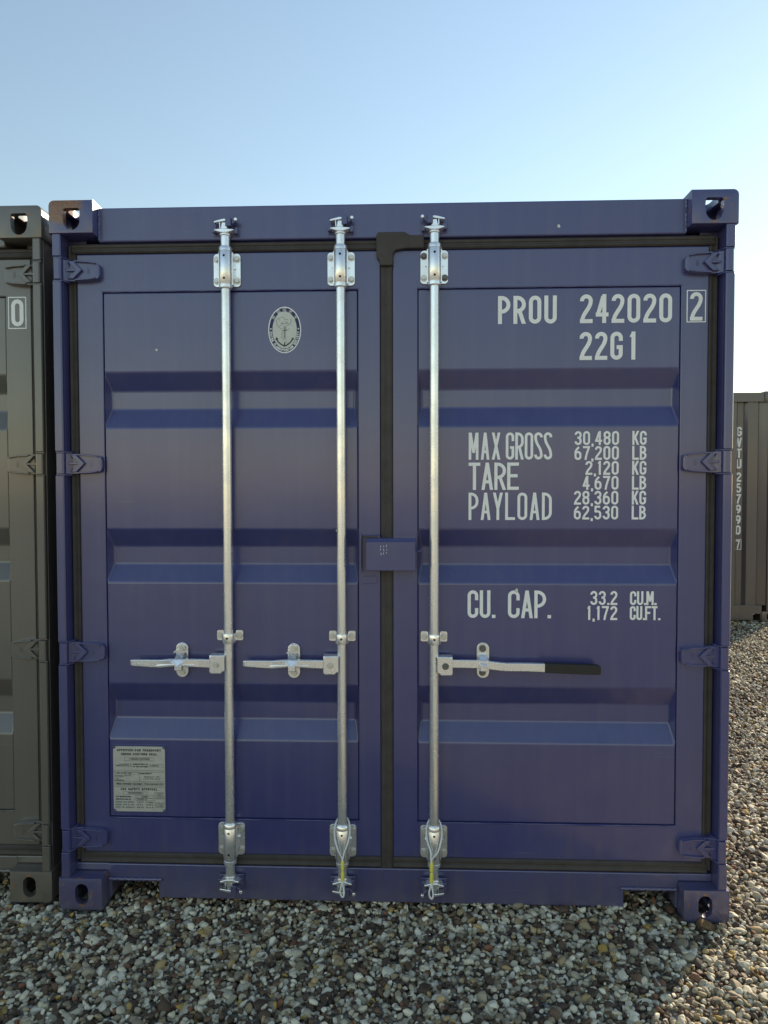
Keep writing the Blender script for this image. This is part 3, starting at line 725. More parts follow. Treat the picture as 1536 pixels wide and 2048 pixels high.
def lock_box(c, mat):
    t = B()
    o = [(-0.0785, 1.2605), (0.0985, 1.2605), (0.0985, 1.3655), (-0.0785, 1.3655)]
    t.prism(o, -0.002, 0.004)                         # face
    yz = [(-0.002, 1.3657), (0.009, 1.3768), (0.056, 1.3775), (0.056, 1.3725), (0.010, 1.3720), (0.0035, 1.3657)]     # sloping hood
    t.add([(-0.0785, y, z) for y, z in yz] + [(0.0985, y, z) for y, z in yz], [tuple(range(6))[::-1], tuple(range(6, 12))] + [(i, (i+1) % 6, (i+1) % 6+6, i+6) for i in range(6)])
    t.box(-0.0780, -0.0720, 0.004, 0.056, 1.262, 1.3715); t.box(0.0920, 0.0980, 0.004, 0.056, 1.262, 1.3715)
    t.box(-0.0715, 0.0915, 0.004, 0.010, 1.262, 1.268)
    lb = put('lock_box', t, mat, c, 0.0025)
    b = B(); b.box(-0.1035, -0.0955, 0.026, 0.0595, 1.2505, 1.3905); b.box(-0.0950, -0.036, 0.026, 0.0595, 1.3830, 1.3905)
    put('box_bracket', b, mat, lb, 0.003)
    b = B(); b.tube([(0.0985, 0.03, 1.352), (0.1005, 0.024, 1.338), (0.104, 0.02, 1.330), (0.111, 0.018, 1.3275), (0.118, 0.018, 1.331), (0.124, 0.018, 1.342)], 0.0026, 8)
    put('box_hook', b, mat, lb, smooth=60)
    o = [(-0.099, 1.220), (-0.093, 1.2335), (-0.046, 1.236), (-0.0415, 1.222), (-0.0435, 1.2085), (-0.092, 1.2060)]
    put('keeper_pad', B().prism(o, 0.0555, 0.0605), mat, lb, 0.0012)
    b = B()
    for k in range(9):
        xx = -0.028 + 0.011*(k % 3) + 0.003*random.random(); zz = 1.355 - 0.013*(k//3) - 0.004*random.random()
        vs, fs = ribbon([(xx, zz), (xx+0.002*random.random(), zz-0.005-0.005*random.random())], 0.0013)
        b.add([(v.x, -0.0026, v.y) for v in vs], fs)
    fixup(put('scuff_marks', b, 'white', lb))

# ------------------------------------------------------------------ ground
def gz(x, y):
    return 0.06 * sm(1.35, 2.3, x) * min(1.0, max(0.0, (y+0.2) / 5.6)) + 0.008*math.sin(x*1.3+0.5)*math.cos(y*1.1) * (1 if y < 8 else 0.0)
xs = [-400, -150, -60, -25, -12] + [-8 + 0.5*k for k in range(41)] + [16, 25, 60, 150, 400]
ys = [-400, -150, -60, -25, -14] + [-9 + 0.5*k for k in range(45)] + [16, 25, 60, 150, 400]
b = B()
for y in ys:
    for x in xs: b.v.append((x, y, gz(x, y) - 0.016))
for j in range(len(ys)-1):
    for i in range(len(xs)-1):
        k = j*len(xs)+i; b.f.append((k, k+1, k+len(xs)+1, k+len(xs)))
g = put('ground', b, 'ground', smooth=80); tag(g, 'gravel yard the containers stand on', 'ground', kind='structure')

# ------------------------------------------------------------------ containers
C0 = empty('shipping_container', (0, 0, 0), 'navy blue container with closed double doors and galvanised locking bars', 'container', 'shipping containers in the yard')
shell(C0, 'blue', 'blue_rust')
dL, dR = make_doors(C0, 'blue', 'blue_rust', True)
bars = [locking_bar(C0, -0.5855, 0.0, 0, -1, 'short', 'blue'), locking_bar(C0, -0.1695, 0.0, 0, -1, 'short', 'blue'), locking_bar(C0, 0.1665, 0.002, 0, 1, 'long', 'blue')]
lock_box(C0, 'blue')
rc = [o for o in C0.children if o.name.startswith('corner_casting')]
for o in rc:
    v = o.data.vertices[0].co
    if v.x < 0 and v.y < 1 and v.z > 2: o.data.materials.clear(); o.data.materials.append(M['blue_rusty']); o['label'] = 'rust-stained top corner casting'

# painted markings on the right door
PY = D + 0.0032 - 0.0010
def words(name, items, parent, y=PY, mat='white'): return fixup(put(name, flat(items, y), mat, parent))
words('prefix_lettering', text2d('PROU', 0.3962, 0.6065, 2.1478, 2.2478, 0.0142, 0.24), dR)
words('serial_lettering', text2d('242020', 0.689, 1.0151, 2.1478, 2.2503, 0.0142, 0.24), dR)
words('check_digit', [frame2d(1.0650, 1.1330, 2.146, 2.2605, 0.0036)] + text2d('2', 1.0765, 1.1210, 2.1520, 2.2530, 0.0135), dR, D-0.0010)
words('size_code_lettering', text2d('22G', 0.6885, 0.8420, 2.0163, 2.1163, 0.0142, 0.24) + text2d('1', 0.8640, 0.8925, 2.0163, 2.1163, 0.0142), dR)
words('weight_heading', text2d('MAX', 0.2921, 0.4065, 1.6595, 1.7575, 0.0096, 0.28) + text2d('GROSS', 0.4260, 0.5930, 1.6595, 1.7575, 0.0096, 0.12), dR)
words('weight_heading', text2d('TARE', 0.2921, 0.4736, 1.5497, 1.6488, 0.0116, 0.10), dR)
words('weight_heading', text2d('PAYLOAD', 0.2921, 0.5928, 1.4403, 1.5398, 0.0102, 0.24), dR)
words('volume_heading', text2d('CU.', 0.2893, 0.3880, 1.0818, 1.1832, 0.0120, 0.14) + text2d('CAP.', 0.4360, 0.5905, 1.0818, 1.1832, 0.0120, 0.12), dR)
rows = [('30,480', 'KG'), ('67,200', 'LB'), ('2,120', 'KG'), ('4,670', 'LB'), ('28,360', 'KG'), ('62,530', 'LB')]
for i, (a, u) in enumerate(rows):
    zb = 1.7112 - i*0.0538
    words('weight_figure', text2d(a, None, 0.8318 - 0.0002*i, zb, zb+0.0500, 0.0077, 0.20, cw=0.0252), dR)
    words('weight_unit', text2d(u, 0.8790, 0.9300, zb, zb+0.0500, 0.0077, 0.12), dR)
for a, zb in (('33.2', 1.1315), ('1,172', 1.0766)): words('volume_figure', text2d(a, None, 0.8308, zb, zb+0.0510, 0.0077, 0.20, cw=0.0252), dR)
words('volume_unit', text2d('CU.M.', 0.8757, 0.9690, 1.1320, 1.1820, 0.0077, 0.10), dR)
words('volume_unit', text2d('CU.FT.', 0.8757, 0.9825, 1.0770, 1.1280, 0.0077, 0.10), dR)

# oval emblem on the left door
EX, EZ, EA, EB = -0.3780, 2.1342, 0.0605, 0.0842
def ell(a, bb, n=64): return [Vector((EX + a*math.cos(2*math.pi*k/n), EZ + bb*math.sin(2*math.pi*k/n))) for k in range(n)]
em = fixup(put('emblem', B().add([(p.x, PY+0.0004, p.y) for p in ell(EA, EB)], [tuple(range(64))]), 'white', dL))
fixup(put('emblem_band', B().add([(p.x, PY, p.y) for p in ell(EA-0.0040, EB-0.0040)], [tuple(range(64))]), 'navyprint', em)).parent = dL
fixup(put('emblem_field', B().add([(p.x, PY-0.0004, p.y) for p in ell(EA-0.0158, EB-0.0170)], [tuple(range(64))]), 'pale', dL))
b = B()
def place(text, a0, a1, size, flip):
    n = len(text)
    for i, ch in enumerate(text):
        if ch == ' ': continue
        a = rad(a0 + (a1-a0)*(i/(n-1))); ra, rb = EA-0.0100, EB-0.0105
        cx, cz = EX + ra*math.cos(a), EZ + rb*math.sin(a)
        tx, tz = -ra*math.sin(a), rb*math.cos(a); L = math.hypot(tx, tz); tx /= L; tz /= L
        if flip: pass
        else: tx, tz = -tx, -tz
        nx, nz = -tz, tx
        for vs, fs, k in (text2d(ch, -size*0.36, size*0.36, -size/2, size/2, size*0.22) if ch in 'CHINALSFTOEY' else [(*ribbon(q, size*0.13), kk) for kk, q in enumerate(ch_strokes(ch, size))]):
            b.add([(cx + v.x*tx + v.y*nx, PY-0.0005-k*0.0001, cz + v.x*tz + v.y*nz) for v in vs], fs)
def ch_strokes(ch, s):
    h = s*0.55
    base = {'a': [[(-h, .6*h), (h, .6*h), (h, -.3*h), (-h, -.3*h), (-h, .6*h)], [(0, h), (0, -h)]],
            'b': [[(-h, h), (h, h), (h, -h), (-h, -h), (-h, h)], [(-.6*h, .4*h), (.6*h, .4*h)], [(0, .4*h), (0, -.6*h)], [(-.6*h, -.5*h), (.6*h, -.5*h)]],
            'c': [[(-h, h), (-h, -h)], [(-.2*h, h), (-.2*h, -h)], [(-h, .2*h), (-.2*h, .2*h)], [(.2*h, h), (.9*h, h), (.9*h, .2*h)], [(.2*h, -.1*h), (h, -.1*h), (h, -h), (.2*h, -h), (.2*h, -.1*h)]],
            'd': [[(-h, h), (-.4*h, .2*h), (-h, .1*h), (-.3*h, -.3*h)], [(-h, -.8*h), (-.2*h, -.7*h)], [(0, h), (.9*h, h), (.5*h, 0), (h, -h)], [(.3*h, h), (0, -h)]],
            'e': [[(-.5*h, h), (-.5*h, -h)], [(-h, .4*h), (-.1*h, .4*h)], [(.4*h, h), (.4*h, -h)], [(0, .2*h), (h, .2*h)], [(-.1*h, -h), (h, -h)]]}
    return base[ch]
place('abcde', 142, 38, 0.0098, False)
fixup(put('emblem_lettering', b, 'white', dL)); b = B()
place('CHINA CLASSIFICATION SOCIETY', 187, 353, 0.0090, True)
for sgn in (-1, 1):
    cx = EX + sgn*(EA-0.0100); b.add([(cx + 0.0028*math.cos(2*math.pi*k/8), PY-0.0006, EZ + 0.004 + 0.0028*math.sin(2*math.pi*k/8)) for k in range(8)], [tuple(range(8))])
fixup(put('emblem_lettering', b, 'white', dL))
items = []
def st(pts, w_): items.append((*ribbon([(EX+x, EZ+z) for x, z in pts], w_), len(items) % 5))
st([(0.001, 0.004), (0.001, -0.030)], 0.0030); st([(-0.008, -0.002), (0.009, -0.002)], 0.0024)
items.append((*ribbon([(EX+0.001+x, EZ+0.008+z) for x, z in arc(0, 0, 0.0042, 0.0042, 0, 345, 14)], 0.0018, True), 1))
st([(-0.031, -0.030), (-0.024, -0.043), (-0.012, -0.053), (0.0, -0.059), (0.013, -0.052), (0.024, -0.042), (0.030, -0.031)], 0.0046)
st([(-0.033, -0.036), (-0.030, -0.028), (-0.024, -0.034)], 0.0026); st([(0.025, -0.034), (0.031, -0.029), (0.033, -0.037)], 0.0026)
st([(0.001, -0.044), (-0.001, -0.057)], 0.0042)
fixup(put('emblem_anchor', flat(items, PY-0.0006, step=0.0001), 'ink', dL))
items = []
st(bez((-0.029, 0.036), (-0.030, 0.016), (-0.020, 0.006), (-0.006, 0.002)), 0.0014); st(bez((-0.029, 0.036), (-0.018, 0.046), (-0.010, 0.050), (-0.002, 0.042)), 0.0012)
st(bez((-0.002, 0.042), (0.002, 0.034), (0.010, 0.036), (0.013, 0.040)), 0.0014); st(bez((0.023, 0.040), (0.026, 0.026), (0.022, 0.018), (0.008, 0.016)), 0.0013)
st(bez((-0.014, 0.026), (-0.004, 0.016), (0.004, 0.030), (0.016, 0.022)), 0.0014); st(bez((-0.020, 0.014), (-0.012, 0.016), (-0.006, 0.022), (-0.010, 0.032)), 0.0011)
st(bez((-0.008, -0.006), (-0.016, -0.016), (-0.012, -0.030), (0.0, -0.037)), 0.0013); st(bez((-0.003, -0.006), (-0.010, -0.016), (-0.006, -0.028), (0.004, -0.034)), 0.0011)
st(bez((0.004, 0.002), (0.012, -0.002), (0.014, 0.004), (0.018, 0.004)), 0.0012); st(bez((0.004, -0.036), (0.012, -0.044), (0.004, -0.050), (0.012, -0.050)), 0.0012)
st([(0.0, 0.030), (0.010, 0.028), (0.006, 0.020)], 0.0010); st([(-0.022, 0.040), (-0.016, 0.036), (-0.020, 0.030)], 0.0009)
fixup(put('emblem_figure', flat(items, PY-0.0006, step=0.0001), 'bolt_dull', dL))

# approval plate
o = []
x0, x1, z0, z1 = -1.0335, -0.8375, 0.3450, 0.5915
for cx, cz, a0, a1 in ((x1, z1, 270, 180), (x0, z1, 360, 270), (x0, z0, 90, 0), (x1, z0, 180, 90)):
    for k in range(5):
        a = rad(a0 + (a1-a0)*k/4); o.append((cx + 0.010*math.cos(a), cz + 0.010*math.sin(a)))
YP = D + 0.0005
put('plate_backing', B().prism(rrect(x0-0.005, x1+0.006, z0-0.006, z1+0.008, 0.003, 2), YP+0.0012, D+0.0045), 'blue', dL, 0.001)
plate = put('approval_plate', B().prism(o, YP, YP+0.0011), 'steel', dL)
for cx, cz in ((x0+0.003, z0+0.003), (x1-0.003, z0+0.003), (x0+0.003, z1-0.003), (x1-0.003, z1-0.003)):
    r_ = put('rivet', B().lathe(0, 0, [(0.0042, 0), (0.0036, 0.0022), (0.0015, 0.0034)], 10), 'blue', dL, smooth=60)
    r_.location = (cx, YP+0.001, cz); r_.rotation_euler = (rad(90), 0, 0)
PW, PH = x1-x0, z1-z0
it = []
def pt(txt, u0, u1, v, hgt, s): it.extend(text2d(txt, x0+PW*u0, x0+PW*u1, z1-PH*v-PH*hgt, z1-PH*v, s, 0.28))
def bxr(u0, u1, v0, v1): it.append(frame2d(x0+PW*u0, x0+PW*u1, z1-PH*v1, z1-PH*v0, 0.0007))
def ln(u0, v0, u1, v1): it.append((*ribbon([(x0+PW*u0, z1-PH*v0), (x0+PW*u1, z1-PH*v1)], 0.0008), 2))
def scrib(u0, u1, v, hgt=0.018):
    u = u0
    while u < u1:
        q = 0.010 + 0.006*random.random(); w_ = random.random()
        a = x0+PW*u; zt = z1-PH*v
        it.append((*ribbon([(a, zt), (a+PW*q*0.1, zt-PH*hgt)], 0.0014), 1))
        if w_ > 0.4: it.append((*ribbon([(a, zt-PH*hgt*(0.1 if w_ > 0.7 else 0.5)), (a+PW*q, zt-PH*hgt*(0.1 if w_ > 0.7 else 0.5))], 0.0013), 2))
        u += q + (0.02 if random.random() < 0.15 else 0.006)
pt('APPROVED FOR TRANSPORT', 0.075, 0.925, 0.040, 0.035, 0.0020); pt('UNDER CUSTOMS SEAL', 0.155, 0.850, 0.100, 0.035, 0.0020)
bxr(0.22, 0.79, 0.168, 0.220); scrib(0.31, 0.71, 0.178, 0.030)
pt('TYPE', 0.045, 0.11, 0.285, 0.02, 0.0013); bxr(0.115, 0.36, 0.265, 0.310); scrib(0.13, 0.35, 0.275, 0.025)
pt('MANUFACTURERS NO', 0.385, 0.67, 0.262, 0.02, 0.0013); pt('OF THE CONTAINER', 0.385, 0.67, 0.298, 0.02, 0.0013); bxr(0.69, 0.975, 0.270, 0.312); scrib(0.72, 0.88, 0.282, 0.022)
ln(0.01, 0.368, 0.99, 0.368); ln(0.01, 0.392, 0.99, 0.392); ln(0.505, 0.392, 0.505, 0.535); ln(0.01, 0.535, 0.99, 0.535)
pt('OWNERS NO', 0.03, 0.19, 0.402, 0.018, 0.0013); bxr(0.20, 0.49, 0.396, 0.428); scrib(0.21, 0.34, 0.402, 0.02)
for v, u1 in ((0.440, 0.34), (0.462, 0.20), (0.484, 0.12), (0.503, 0.18), (0.520, 0.21)): scrib(0.03, u1, v, 0.013)
pt('MANUFACTURED BY', 0.52, 0.74, 0.405, 0.018, 0.0013); scrib(0.60, 0.89, 0.455, 0.020); scrib(0.59, 0.91, 0.487, 0.020)
bxr(0.02, 0.985, 0.555, 0.600); pt('TIMBER COMPONENT TREATMENT', 0.05, 0.55, 0.566, 0.022, 0.0014); scrib(0.57, 0.96, 0.565, 0.024)
ln(0.01, 0.620, 0.99, 0.620)
pt('CSC SAFETY APPROVAL', 0.14, 0.85, 0.637, 0.036, 0.0020)
bxr(0.19, 0.66, 0.695, 0.740); scrib(0.28, 0.58, 0.703, 0.026)
pt('DATE MANUFACTURED', 0.04, 0.34, 0.762, 0.020, 0.0014); bxr(0.43, 0.78, 0.752, 0.792); pt('5/2024', 0.545, 0.665, 0.760, 0.022, 0.0014)
pt('IDENTIFICATION NO', 0.04, 0.33, 0.802, 0.020, 0.0014); bxr(0.43, 0.78, 0.796, 0.832); scrib(0.47, 0.63, 0.803, 0.020)
for v in (0.846, 0.886, 0.926):
    scrib(0.04, 0.40, v, 0.020); scrib(0.46, 0.58, v, 0.020); scrib(0.63, 0.77, v, 0.020)
bxr(0.80, 0.98, 0.700, 0.935)
for v in (0.712, 0.738, 0.764, 0.790, 0.858, 0.885, 0.910): scrib(0.82, 0.96, v, 0.016)
fixup(put('plate_lettering', flat(it, YP-0.0005, step=0.0001), 'ink', dL))

# bird and paint specks
for (x, z, y, r_) in ((0.6085, 2.4875, 0.0445, 0.0055), (-0.852, 2.066, PY, 0.0050), (-0.190, 1.4015, PY+0.0004, 0.0040), (0.467, 1.183, PY-0.0006, 0.0065)):
    n = 9; b = B().add([(x + r_*(0.8+0.4*random.random())*math.cos(2*math.pi*k/n), y, z + r_*1.2*(0.7+0.5*random.random())*math.sin(2*math.pi*k/n)) for k in range(n)], [tuple(range(n))])
    fixup(put('paint_speck', b, 'pale', C0))

# neighbour on the left
C1 = empty('shipping_container', (-2.484, 0.04, 0), 'olive grey container marked with a boxed 0, standing beside the navy one', 'container', 'shipping containers in the yard')
shell(C1, 'olive', 'olive_rust')
eL, eR = make_doors(C1, 'olive', 'olive_rust', False)
locking_bar(C1, -0.5855, 0.0, 0, -1, 'short', 'olive'); locking_bar(C1, -0.1695, 0.0, 0, -1, 'short', 'olive'); locking_bar(C1, 0.1665, 0.002, 0, 1, 'long', 'olive')
words('check_digit', [frame2d(1.0560, 1.1260, 2.156, 2.2755, 0.0040)] + text2d('0', 1.0680, 1.1150, 2.1660, 2.2660, 0.0150), eR, D-0.0010)

# container behind on the right, closed end towards the camera
C2 = empty('shipping_container', (2.978, 5.62, 0.055), 'far brown grey container with a closed corrugated end and vertical white lettering', 'container', 'shipping containers in the yard')
shell(C2, 'brown', 'brown_rust')
for s in (-1, 1): put('corner_post', B().box(s*(HW-0.11), s*(HW-0.008), 0.008, 0.165, 0.118, 2.473), 'brown', C2, 0.006)
put('end_rail', B().box(-1.057, 1.057, 0.012, 0.10, 2.475, 2.578), 'brown', C2, 0.004)
o = [(-1.0575, 0.02), (-1.043, 0.02), (-1.043, 0.088), (-0.963, 0.088), (-0.963, 0.02), (0.963, 0.02), (0.963, 0.090), (1.046, 0.090), (1.046, 0.02), (1.0575, 0.02), (1.0575, 0.188), (-1.0575, 0.188)]
put('end_rail', B().prism(o, 0.012, 0.06), 'brown', C2, 0.004)
pts = [(-1.11, 0.035)]; t = 0.852 - 0.236*7
while t < 1.05:
    pts += [(t, 0.075), (t+0.034, 0.035), (t+0.145, 0.035), (t+0.146+0.03, 0.075)]; t += 0.236
pts = [p for p in pts if -1.11 <= p[0] <= 1.11] + [(1.11, 0.035)]
b = B()
for x, y in pts: b.v += [(x, y, 0.185), (x, y, 2.48)]
for i in range(len(pts)-1): b.f.append((2*i, 2*i+2, 2*i+3, 2*i+1))
put('end_wall', b, 'brown', C2)
it = []; zt = 2.2567-0.055
x0, x1 = 3.758-2.978, 3.816-2.978
rowsz = [853, 874.8, 896.6, 918, 944.4, 966.3, 988.1, 1009.2, 1030.5, 1051]
for ch, py in zip('GVTU257990', rowsz):
    za = 2.2567-0.055 - (py-853)*0.00562; it += text2d(ch, x0, x1, za-0.106, za, 0.0195)
it += [frame2d(x0-0.006, x1+0.010, 0.8669-0.055, 0.9855-0.055, 0.006)] + text2d('7', x0+0.010, x1-0.006, 0.879-0.055, 0.974-0.055, 0.0135)
words('number_lettering', it, C2, 0.073)

# ------------------------------------------------------------------ wire seals hanging on two bars
def seal(x, dx, label):
    e = empty('wire_seal', (0, 0, 0), label, 'wire seal', 'wire seals looped round the locking bars')
    def strands(path, r, turns, amp):
        out = []
        for ph in (0, math.pi):
            pts = []
            n = len(path)
            for i, p in enumerate(path):
                p = Vector(p); t = (Vector(path[min(i+1, n-1)]) - Vector(path[max(i-1, 0)])).normalized()
                up = Vector((0, 1, 0)); q = t.cross(up).normalized(); up = q.cross(t)
                a = ph + turns*2*math.pi*i/(n-1); pts.append(p + (q*math.cos(a) + up*math.sin(a))*amp)
            out.append(pts)
        return out
    def spl(P, n=60):
        P = [Vector(p) for p in P]; out = []
        m = len(P)-1
        for k in range(n+1):
            t = k/n*m; i = min(int(t), m-1); f = t-i
            a, b_, c_, d_ = P[max(i-1, 0)], P[i], P[i+1], P[min(i+2, m)]
            out.append(0.5*((2*b_) + (-a+c_)*f + (2*a-5*b_+4*c_-d_)*f*f + (-a+3*b_-3*c_+d_)*f**3))
        return out
    xj = x+dx
    loop = [(xj-0.002, 0.0025, 0.212), (x-0.012, 0.0005, 0.240), (x-0.024, 0.010, 0.272), (x-0.0285, 0.022, 0.300), (x-0.026, 0.034, 0.322), (x-0.016, 0.047, 0.338), (x, 0.0515, 0.342), (x+0.016, 0.047, 0.338), (x+0.026, 0.034, 0.322), (x+0.0285, 0.022, 0.300), (x+0.024, 0.010, 0.272), (x+0.013, 0.0005, 0.240), (xj+0.002, 0.0025, 0.212)]
    stem = [(xj, 0.0005, 0.216), (xj, -0.001, 0.196), (xj+0.0005, -0.001, 0.15), (xj, -0.001, 0.128)]
    tail = [(xj, -0.001, 0.128), (xj-0.005, -0.002, 0.108), (xj-0.0085, -0.002, 0.088), (xj-0.004, -0.002, 0.074), (xj+0.0015, -0.002, 0.070), (xj+0.0055, -0.002, 0.078), (xj+0.0055, -0.002, 0.094), (xj+0.002, -0.001, 0.112), (xj, -0.001, 0.126)]
    b = B()
    for P, tn, am in ((loop, 24, 0.0019), (stem, 7, 0.0021), (tail, 14, 0.0018)):
        for pts in strands(spl(P, 150 if tn > 20 else 90), 0.0015, tn, am): b.tube(pts, 0.0021, 6)
    put('wire', b, 'wire', e, smooth=60)
    for z0, z1 in ((0.168, 0.204), (0.128, 0.165)):
        prof = [(0.0046, z0), (0.0054, z0+0.002), (0.0062, z0+0.007), (0.0062, z1-0.007), (0.0054, z1-0.002), (0.0046, z1)]
        put('sleeve', B().lathe(xj, -0.001, prof, 12), 'yellow', e, smooth=50)
    return e
seal(-0.1695, 0.003, 'twisted wire seal with yellow sleeves on a bar with an all-metal handle')
seal(0.1665, -0.010, 'twisted wire seal with yellow sleeves on the bar with the black-gripped handle')

# wooden chip under the right casting
b = B(); b.prism([(-0.045, 0.0), (0.050, -0.012), (0.052, 0.006), (0.010, 0.024), (-0.034, 0.026)], -0.035, 0.03)
wd = put('wood_chip', b, 'wood', None, 0.004); wd.location = (1.128, -0.022, -0.006); wd.rotation_euler = (rad(14), rad(10), rad(-14)); wd.scale = (0.75, 0.6, 0.85)
tag(wd, 'brown splintered wood chip wedged under a bottom corner casting', 'wood chip')

# ------------------------------------------------------------------ tree beyond the far container
TX, TY = 15.9, 34.0
tr = empty('tree', (TX, TY, 0), 'distant leafy tree whose top shows above the brown container', 'tree')
put('trunk', B().tube([(0, 0, -0.1), (0.05, 0, 1.5), (0.0, 0.05, 3.2), (0.08, 0, 4.6), (0.1, 0, 5.9)], [0.16, 0.13, 0.10, 0.06, 0.02], 10), 'bark', tr, smooth=60)
b = B()
for k in range(14):
    a = k*2.4; z = 1.8 + k*0.26; L = 1.25*(1 - (k/16.0))+0.2
    b.tube([(0.03, 0, z), (L*0.5*math.cos(a), L*0.5*math.sin(a), z+0.35), (L*math.cos(a), L*math.sin(a), z+0.55)], [0.05, 0.03, 0.01], 6)
put('limb', b, 'bark', tr, smooth=60)
b = B(); n = 0
while n < 5200:
    z = random.uniform(1.5, 6.45); rr = 1.5*math.sin(math.pi*min(1, max(0, (z-1.2)/5.6)))**0.7 * (1.0 if z < 3.5 else 1.0-0.62*(z-3.5)/2.95)
    a = random.uniform(0, 6.283); q = rr*math.sqrt(random.random())
    if math.sin(3*a+z*2.2)*math.cos(2.3*z) > 0.55: continue
    p = Vector((q*math.cos(a), q*math.sin(a), z)); u = Vector((random.gauss(0, 1), random.gauss(0, 1), random.gauss(0, 1))).normalized(); v = u.orthogonal().normalized(); s_ = random.uniform(0.05, 0.10)
    b.add([p+u*s_, p+v*s_*0.55, p-u*s_, p-v*s_*0.55], [(0, 1, 2, 3)]); n += 1
put('crown', b, 'leaf', tr)

# ------------------------------------------------------------------ gravel
def pebble(seed):
    r = random.Random(seed); bm = bmesh.new(); bmesh.ops.create_icosphere(bm, subdivisions=3, radius=1.0)
    ax = [Vector((r.gauss(0, 1), r.gauss(0, 1), r.gauss(0, 1))).normalized() for _ in range(9)]
    cut = [r.uniform(0.48, 0.88) for _ in ax]; ph = [r.uniform(0, 6.28) for _ in range(6)]
    for v in bm.verts:
        p = v.co.normalized(); q = 1.0
        for a, c_ in zip(ax, cut):
            d = p.dot(a)
            if d > c_: q = min(q, (c_ + (d-c_)*0.18)/d)
        q *= 1 + 0.06*math.sin(3*p.x+ph[0])*math.sin(2.6*p.y+ph[1]) + 0.05*math.sin(4.1*p.z+ph[2]+2*p.x) + 0.02*math.sin(8*p.y+ph[3])*math.sin(7*p.x+ph[4])
        v.co = p*q
    m = bpy.data.meshes.new('pebble'); bm.to_mesh(m); bm.free(); m.shade_smooth(); m.materials.append(M['pebble']); return m
pc = bpy.data.collections.new('pebble_shapes')
for k in range(12):
    pc.objects.link(bpy.data.objects.new('pebble_%02d' % k, pebble(k+5)))
P = []
def area(x0, x1, y0, y1, sp):
    nx, ny = int((x1-x0)/sp), int((y1-y0)/sp)
    X, Y = np.meshgrid(x0 + (np.arange(nx)+0.5)*sp, y0 + (np.arange(ny)+0.5)*sp)
    X = X + (np.arange(ny) % 2)[:, None]*sp*0.5
    X = X.ravel() + rng.uniform(-0.5, 0.5, nx*ny)*sp; Y = Y.ravel() + rng.uniform(-0.5, 0.5, nx*ny)*sp
    P.append(np.stack([X, Y], 1))
area(-2.6, 1.3, -1.5, 0.42, 0.0150); area(1.3, 3.4, -1.5, 2.2, 0.0160); area(1.20, 1.3, 0.19, 2.2, 0.0160); area(1.20, 5.4, 2.2, 5.9, 0.0215); area(4.0, 6.6, 5.9, 9.0, 0.028)
area(-3.6, -2.6, -1.7, 0.2, 0.024); area(3.4, 5.2, -1.7, 2.2, 0.024)
P = np.concatenate(P); n = len(P)
Z = np.array([gz(x, y) for x, y in P])
size = np.clip(rng.lognormal(math.log(0.0093), 0.36, n), 0.0046, 0.025)
keep = ~((np.abs(P[:, 0]) < 1.225) & (np.abs(P[:, 0]) > 1.05) & (P[:, 1] > -0.004) & (P[:, 1] < 0.19))
keep &= ~((P[:, 0] < -1.26) & (P[:, 0] > -1.44) & (P[:, 1] > 0.034) & (P[:, 1] < 0.22))
keep &= ~((P[:, 0] > 1.085) & (P[:, 0] < 1.165) & (P[:, 1] > -0.045) & (P[:, 1] < 0.0))
keep &= ~((P[:, 0] > -0.85) & (P[:, 0] < 0.85) & (P[:, 1] > 0.10))
P, Z, size = P[keep], Z[keep], size[keep]; n = len(P)
# loose stones bank up a little under the sill
bank = 0.020*np.clip(1 - np.abs(P[:, 1]-0.16)/0.2, 0, 1)*(np.abs(P[:, 0]) < 1.0)
Z = Z + bank + rng.uniform(-0.011, 0.007, n) - size*0.35
scl = np.stack([size*rng.uniform(0.95, 1.55, n), size*rng.uniform(0.8, 1.1, n), size*rng.uniform(0.55, 0.85, n)], 1)
rot = np.stack([rng.normal(0, 0.45, n), rng.normal(0, 0.45, n), rng.uniform(0, 6.283, n)], 1)
pal = np.array([(0.92, 0.84, 0.63), (0.77, 0.69, 0.49), (0.54, 0.47, 0.32), (0.33, 0.27, 0.175), (0.105, 0.068, 0.042), (0.19, 0.118, 0.066), (0.60, 0.42, 0.19), (0.64, 0.41, 0.10), (0.28, 0.125, 0.064), (0.42, 0.33, 0.18)])
pr = np.array([0.165, 0.18, 0.15, 0.12, 0.18, 0.10, 0.05, 0.014, 0.03, 0.06]); pr = pr/pr.sum()
colr = pal[rng.choice(len(pal), n, p=pr)]*rng.uniform(0.75, 1.1, (n, 1))
me = bpy.data.meshes.new('gravel'); me.vertices.add(n)
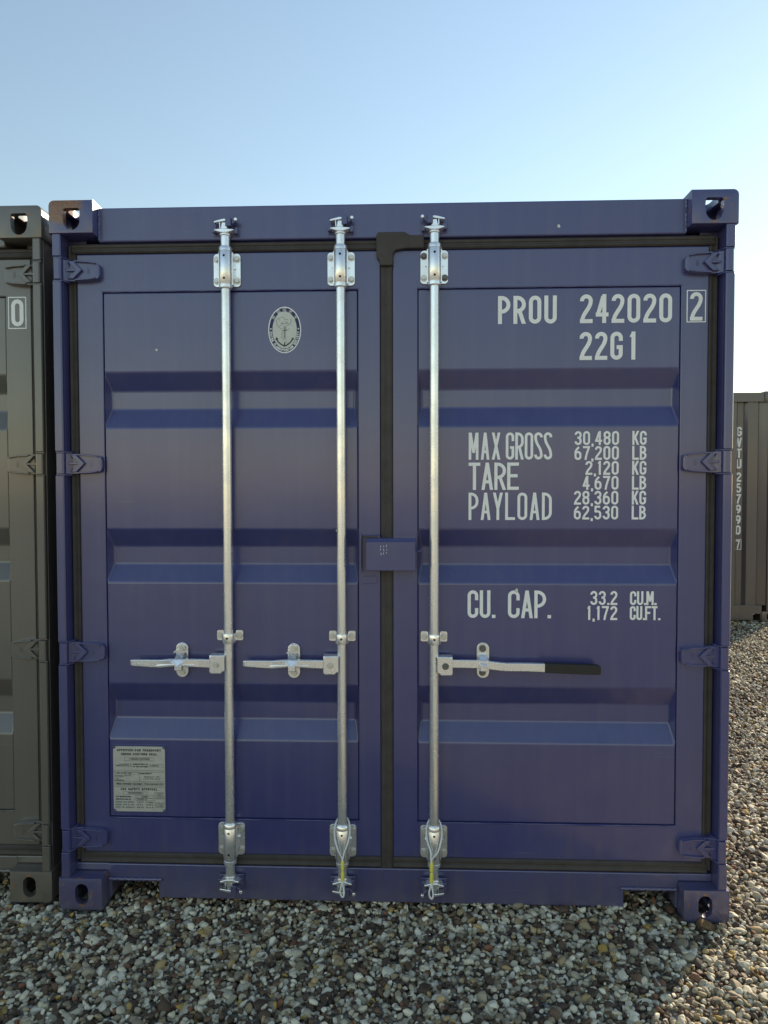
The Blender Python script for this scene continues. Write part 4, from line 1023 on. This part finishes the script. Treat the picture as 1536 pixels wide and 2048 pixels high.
me.vertices.foreach_set('co', np.stack([P[:, 0], P[:, 1], Z], 1).astype(np.float32).ravel())
for nm, arr in (('scl', scl), ('rot', rot)):
    a = me.attributes.new(nm, 'FLOAT_VECTOR', 'POINT'); a.data.foreach_set('vector', arr.astype(np.float32).ravel())
a = me.attributes.new('col', 'FLOAT_COLOR', 'POINT'); a.data.foreach_set('color', np.concatenate([colr, np.ones((n, 1))], 1).astype(np.float32).ravel())
a = me.attributes.new('pick', 'INT', 'POINT'); a.data.foreach_set('value', rng.integers(0, 12, n).astype(np.int32))
gv = bpy.data.objects.new('gravel', me); COL.objects.link(gv); me.materials.append(M['pebble'])
tag(gv, 'loose rounded pebbles of mixed grey, white and brown covering the yard', 'gravel', kind='stuff')
ng = bpy.data.node_groups.new('scatter_pebbles', 'GeometryNodeTree')
ng.interface.new_socket('Geometry', in_out='INPUT', socket_type='NodeSocketGeometry'); ng.interface.new_socket('Geometry', in_out='OUTPUT', socket_type='NodeSocketGeometry')
gi = ng.nodes.new('NodeGroupInput'); go = ng.nodes.new('NodeGroupOutput'); ip = ng.nodes.new('GeometryNodeInstanceOnPoints')
ci = ng.nodes.new('GeometryNodeCollectionInfo'); ci.inputs['Collection'].default_value = pc; ci.inputs['Separate Children'].default_value = True; ci.inputs['Reset Children'].default_value = True
def attr(nm, ty):
    x = ng.nodes.new('GeometryNodeInputNamedAttribute'); x.data_type = ty; x.inputs['Name'].default_value = nm; return x
er = ng.nodes.new('FunctionNodeEulerToRotation')
ng.links.new(gi.outputs[0], ip.inputs['Points']); ng.links.new(ci.outputs[0], ip.inputs['Instance']); ip.inputs['Pick Instance'].default_value = True
ng.links.new(attr('pick', 'INT').outputs[0], ip.inputs['Instance Index'])
ng.links.new(attr('rot', 'FLOAT_VECTOR').outputs[0], er.inputs[0]); ng.links.new(er.outputs[0], ip.inputs['Rotation'])
ng.links.new(attr('scl', 'FLOAT_VECTOR').outputs[0], ip.inputs['Scale'])
ng.links.new(ip.outputs[0], go.inputs[0])
gv.modifiers.new('scatter', 'NODES').node_group = ng
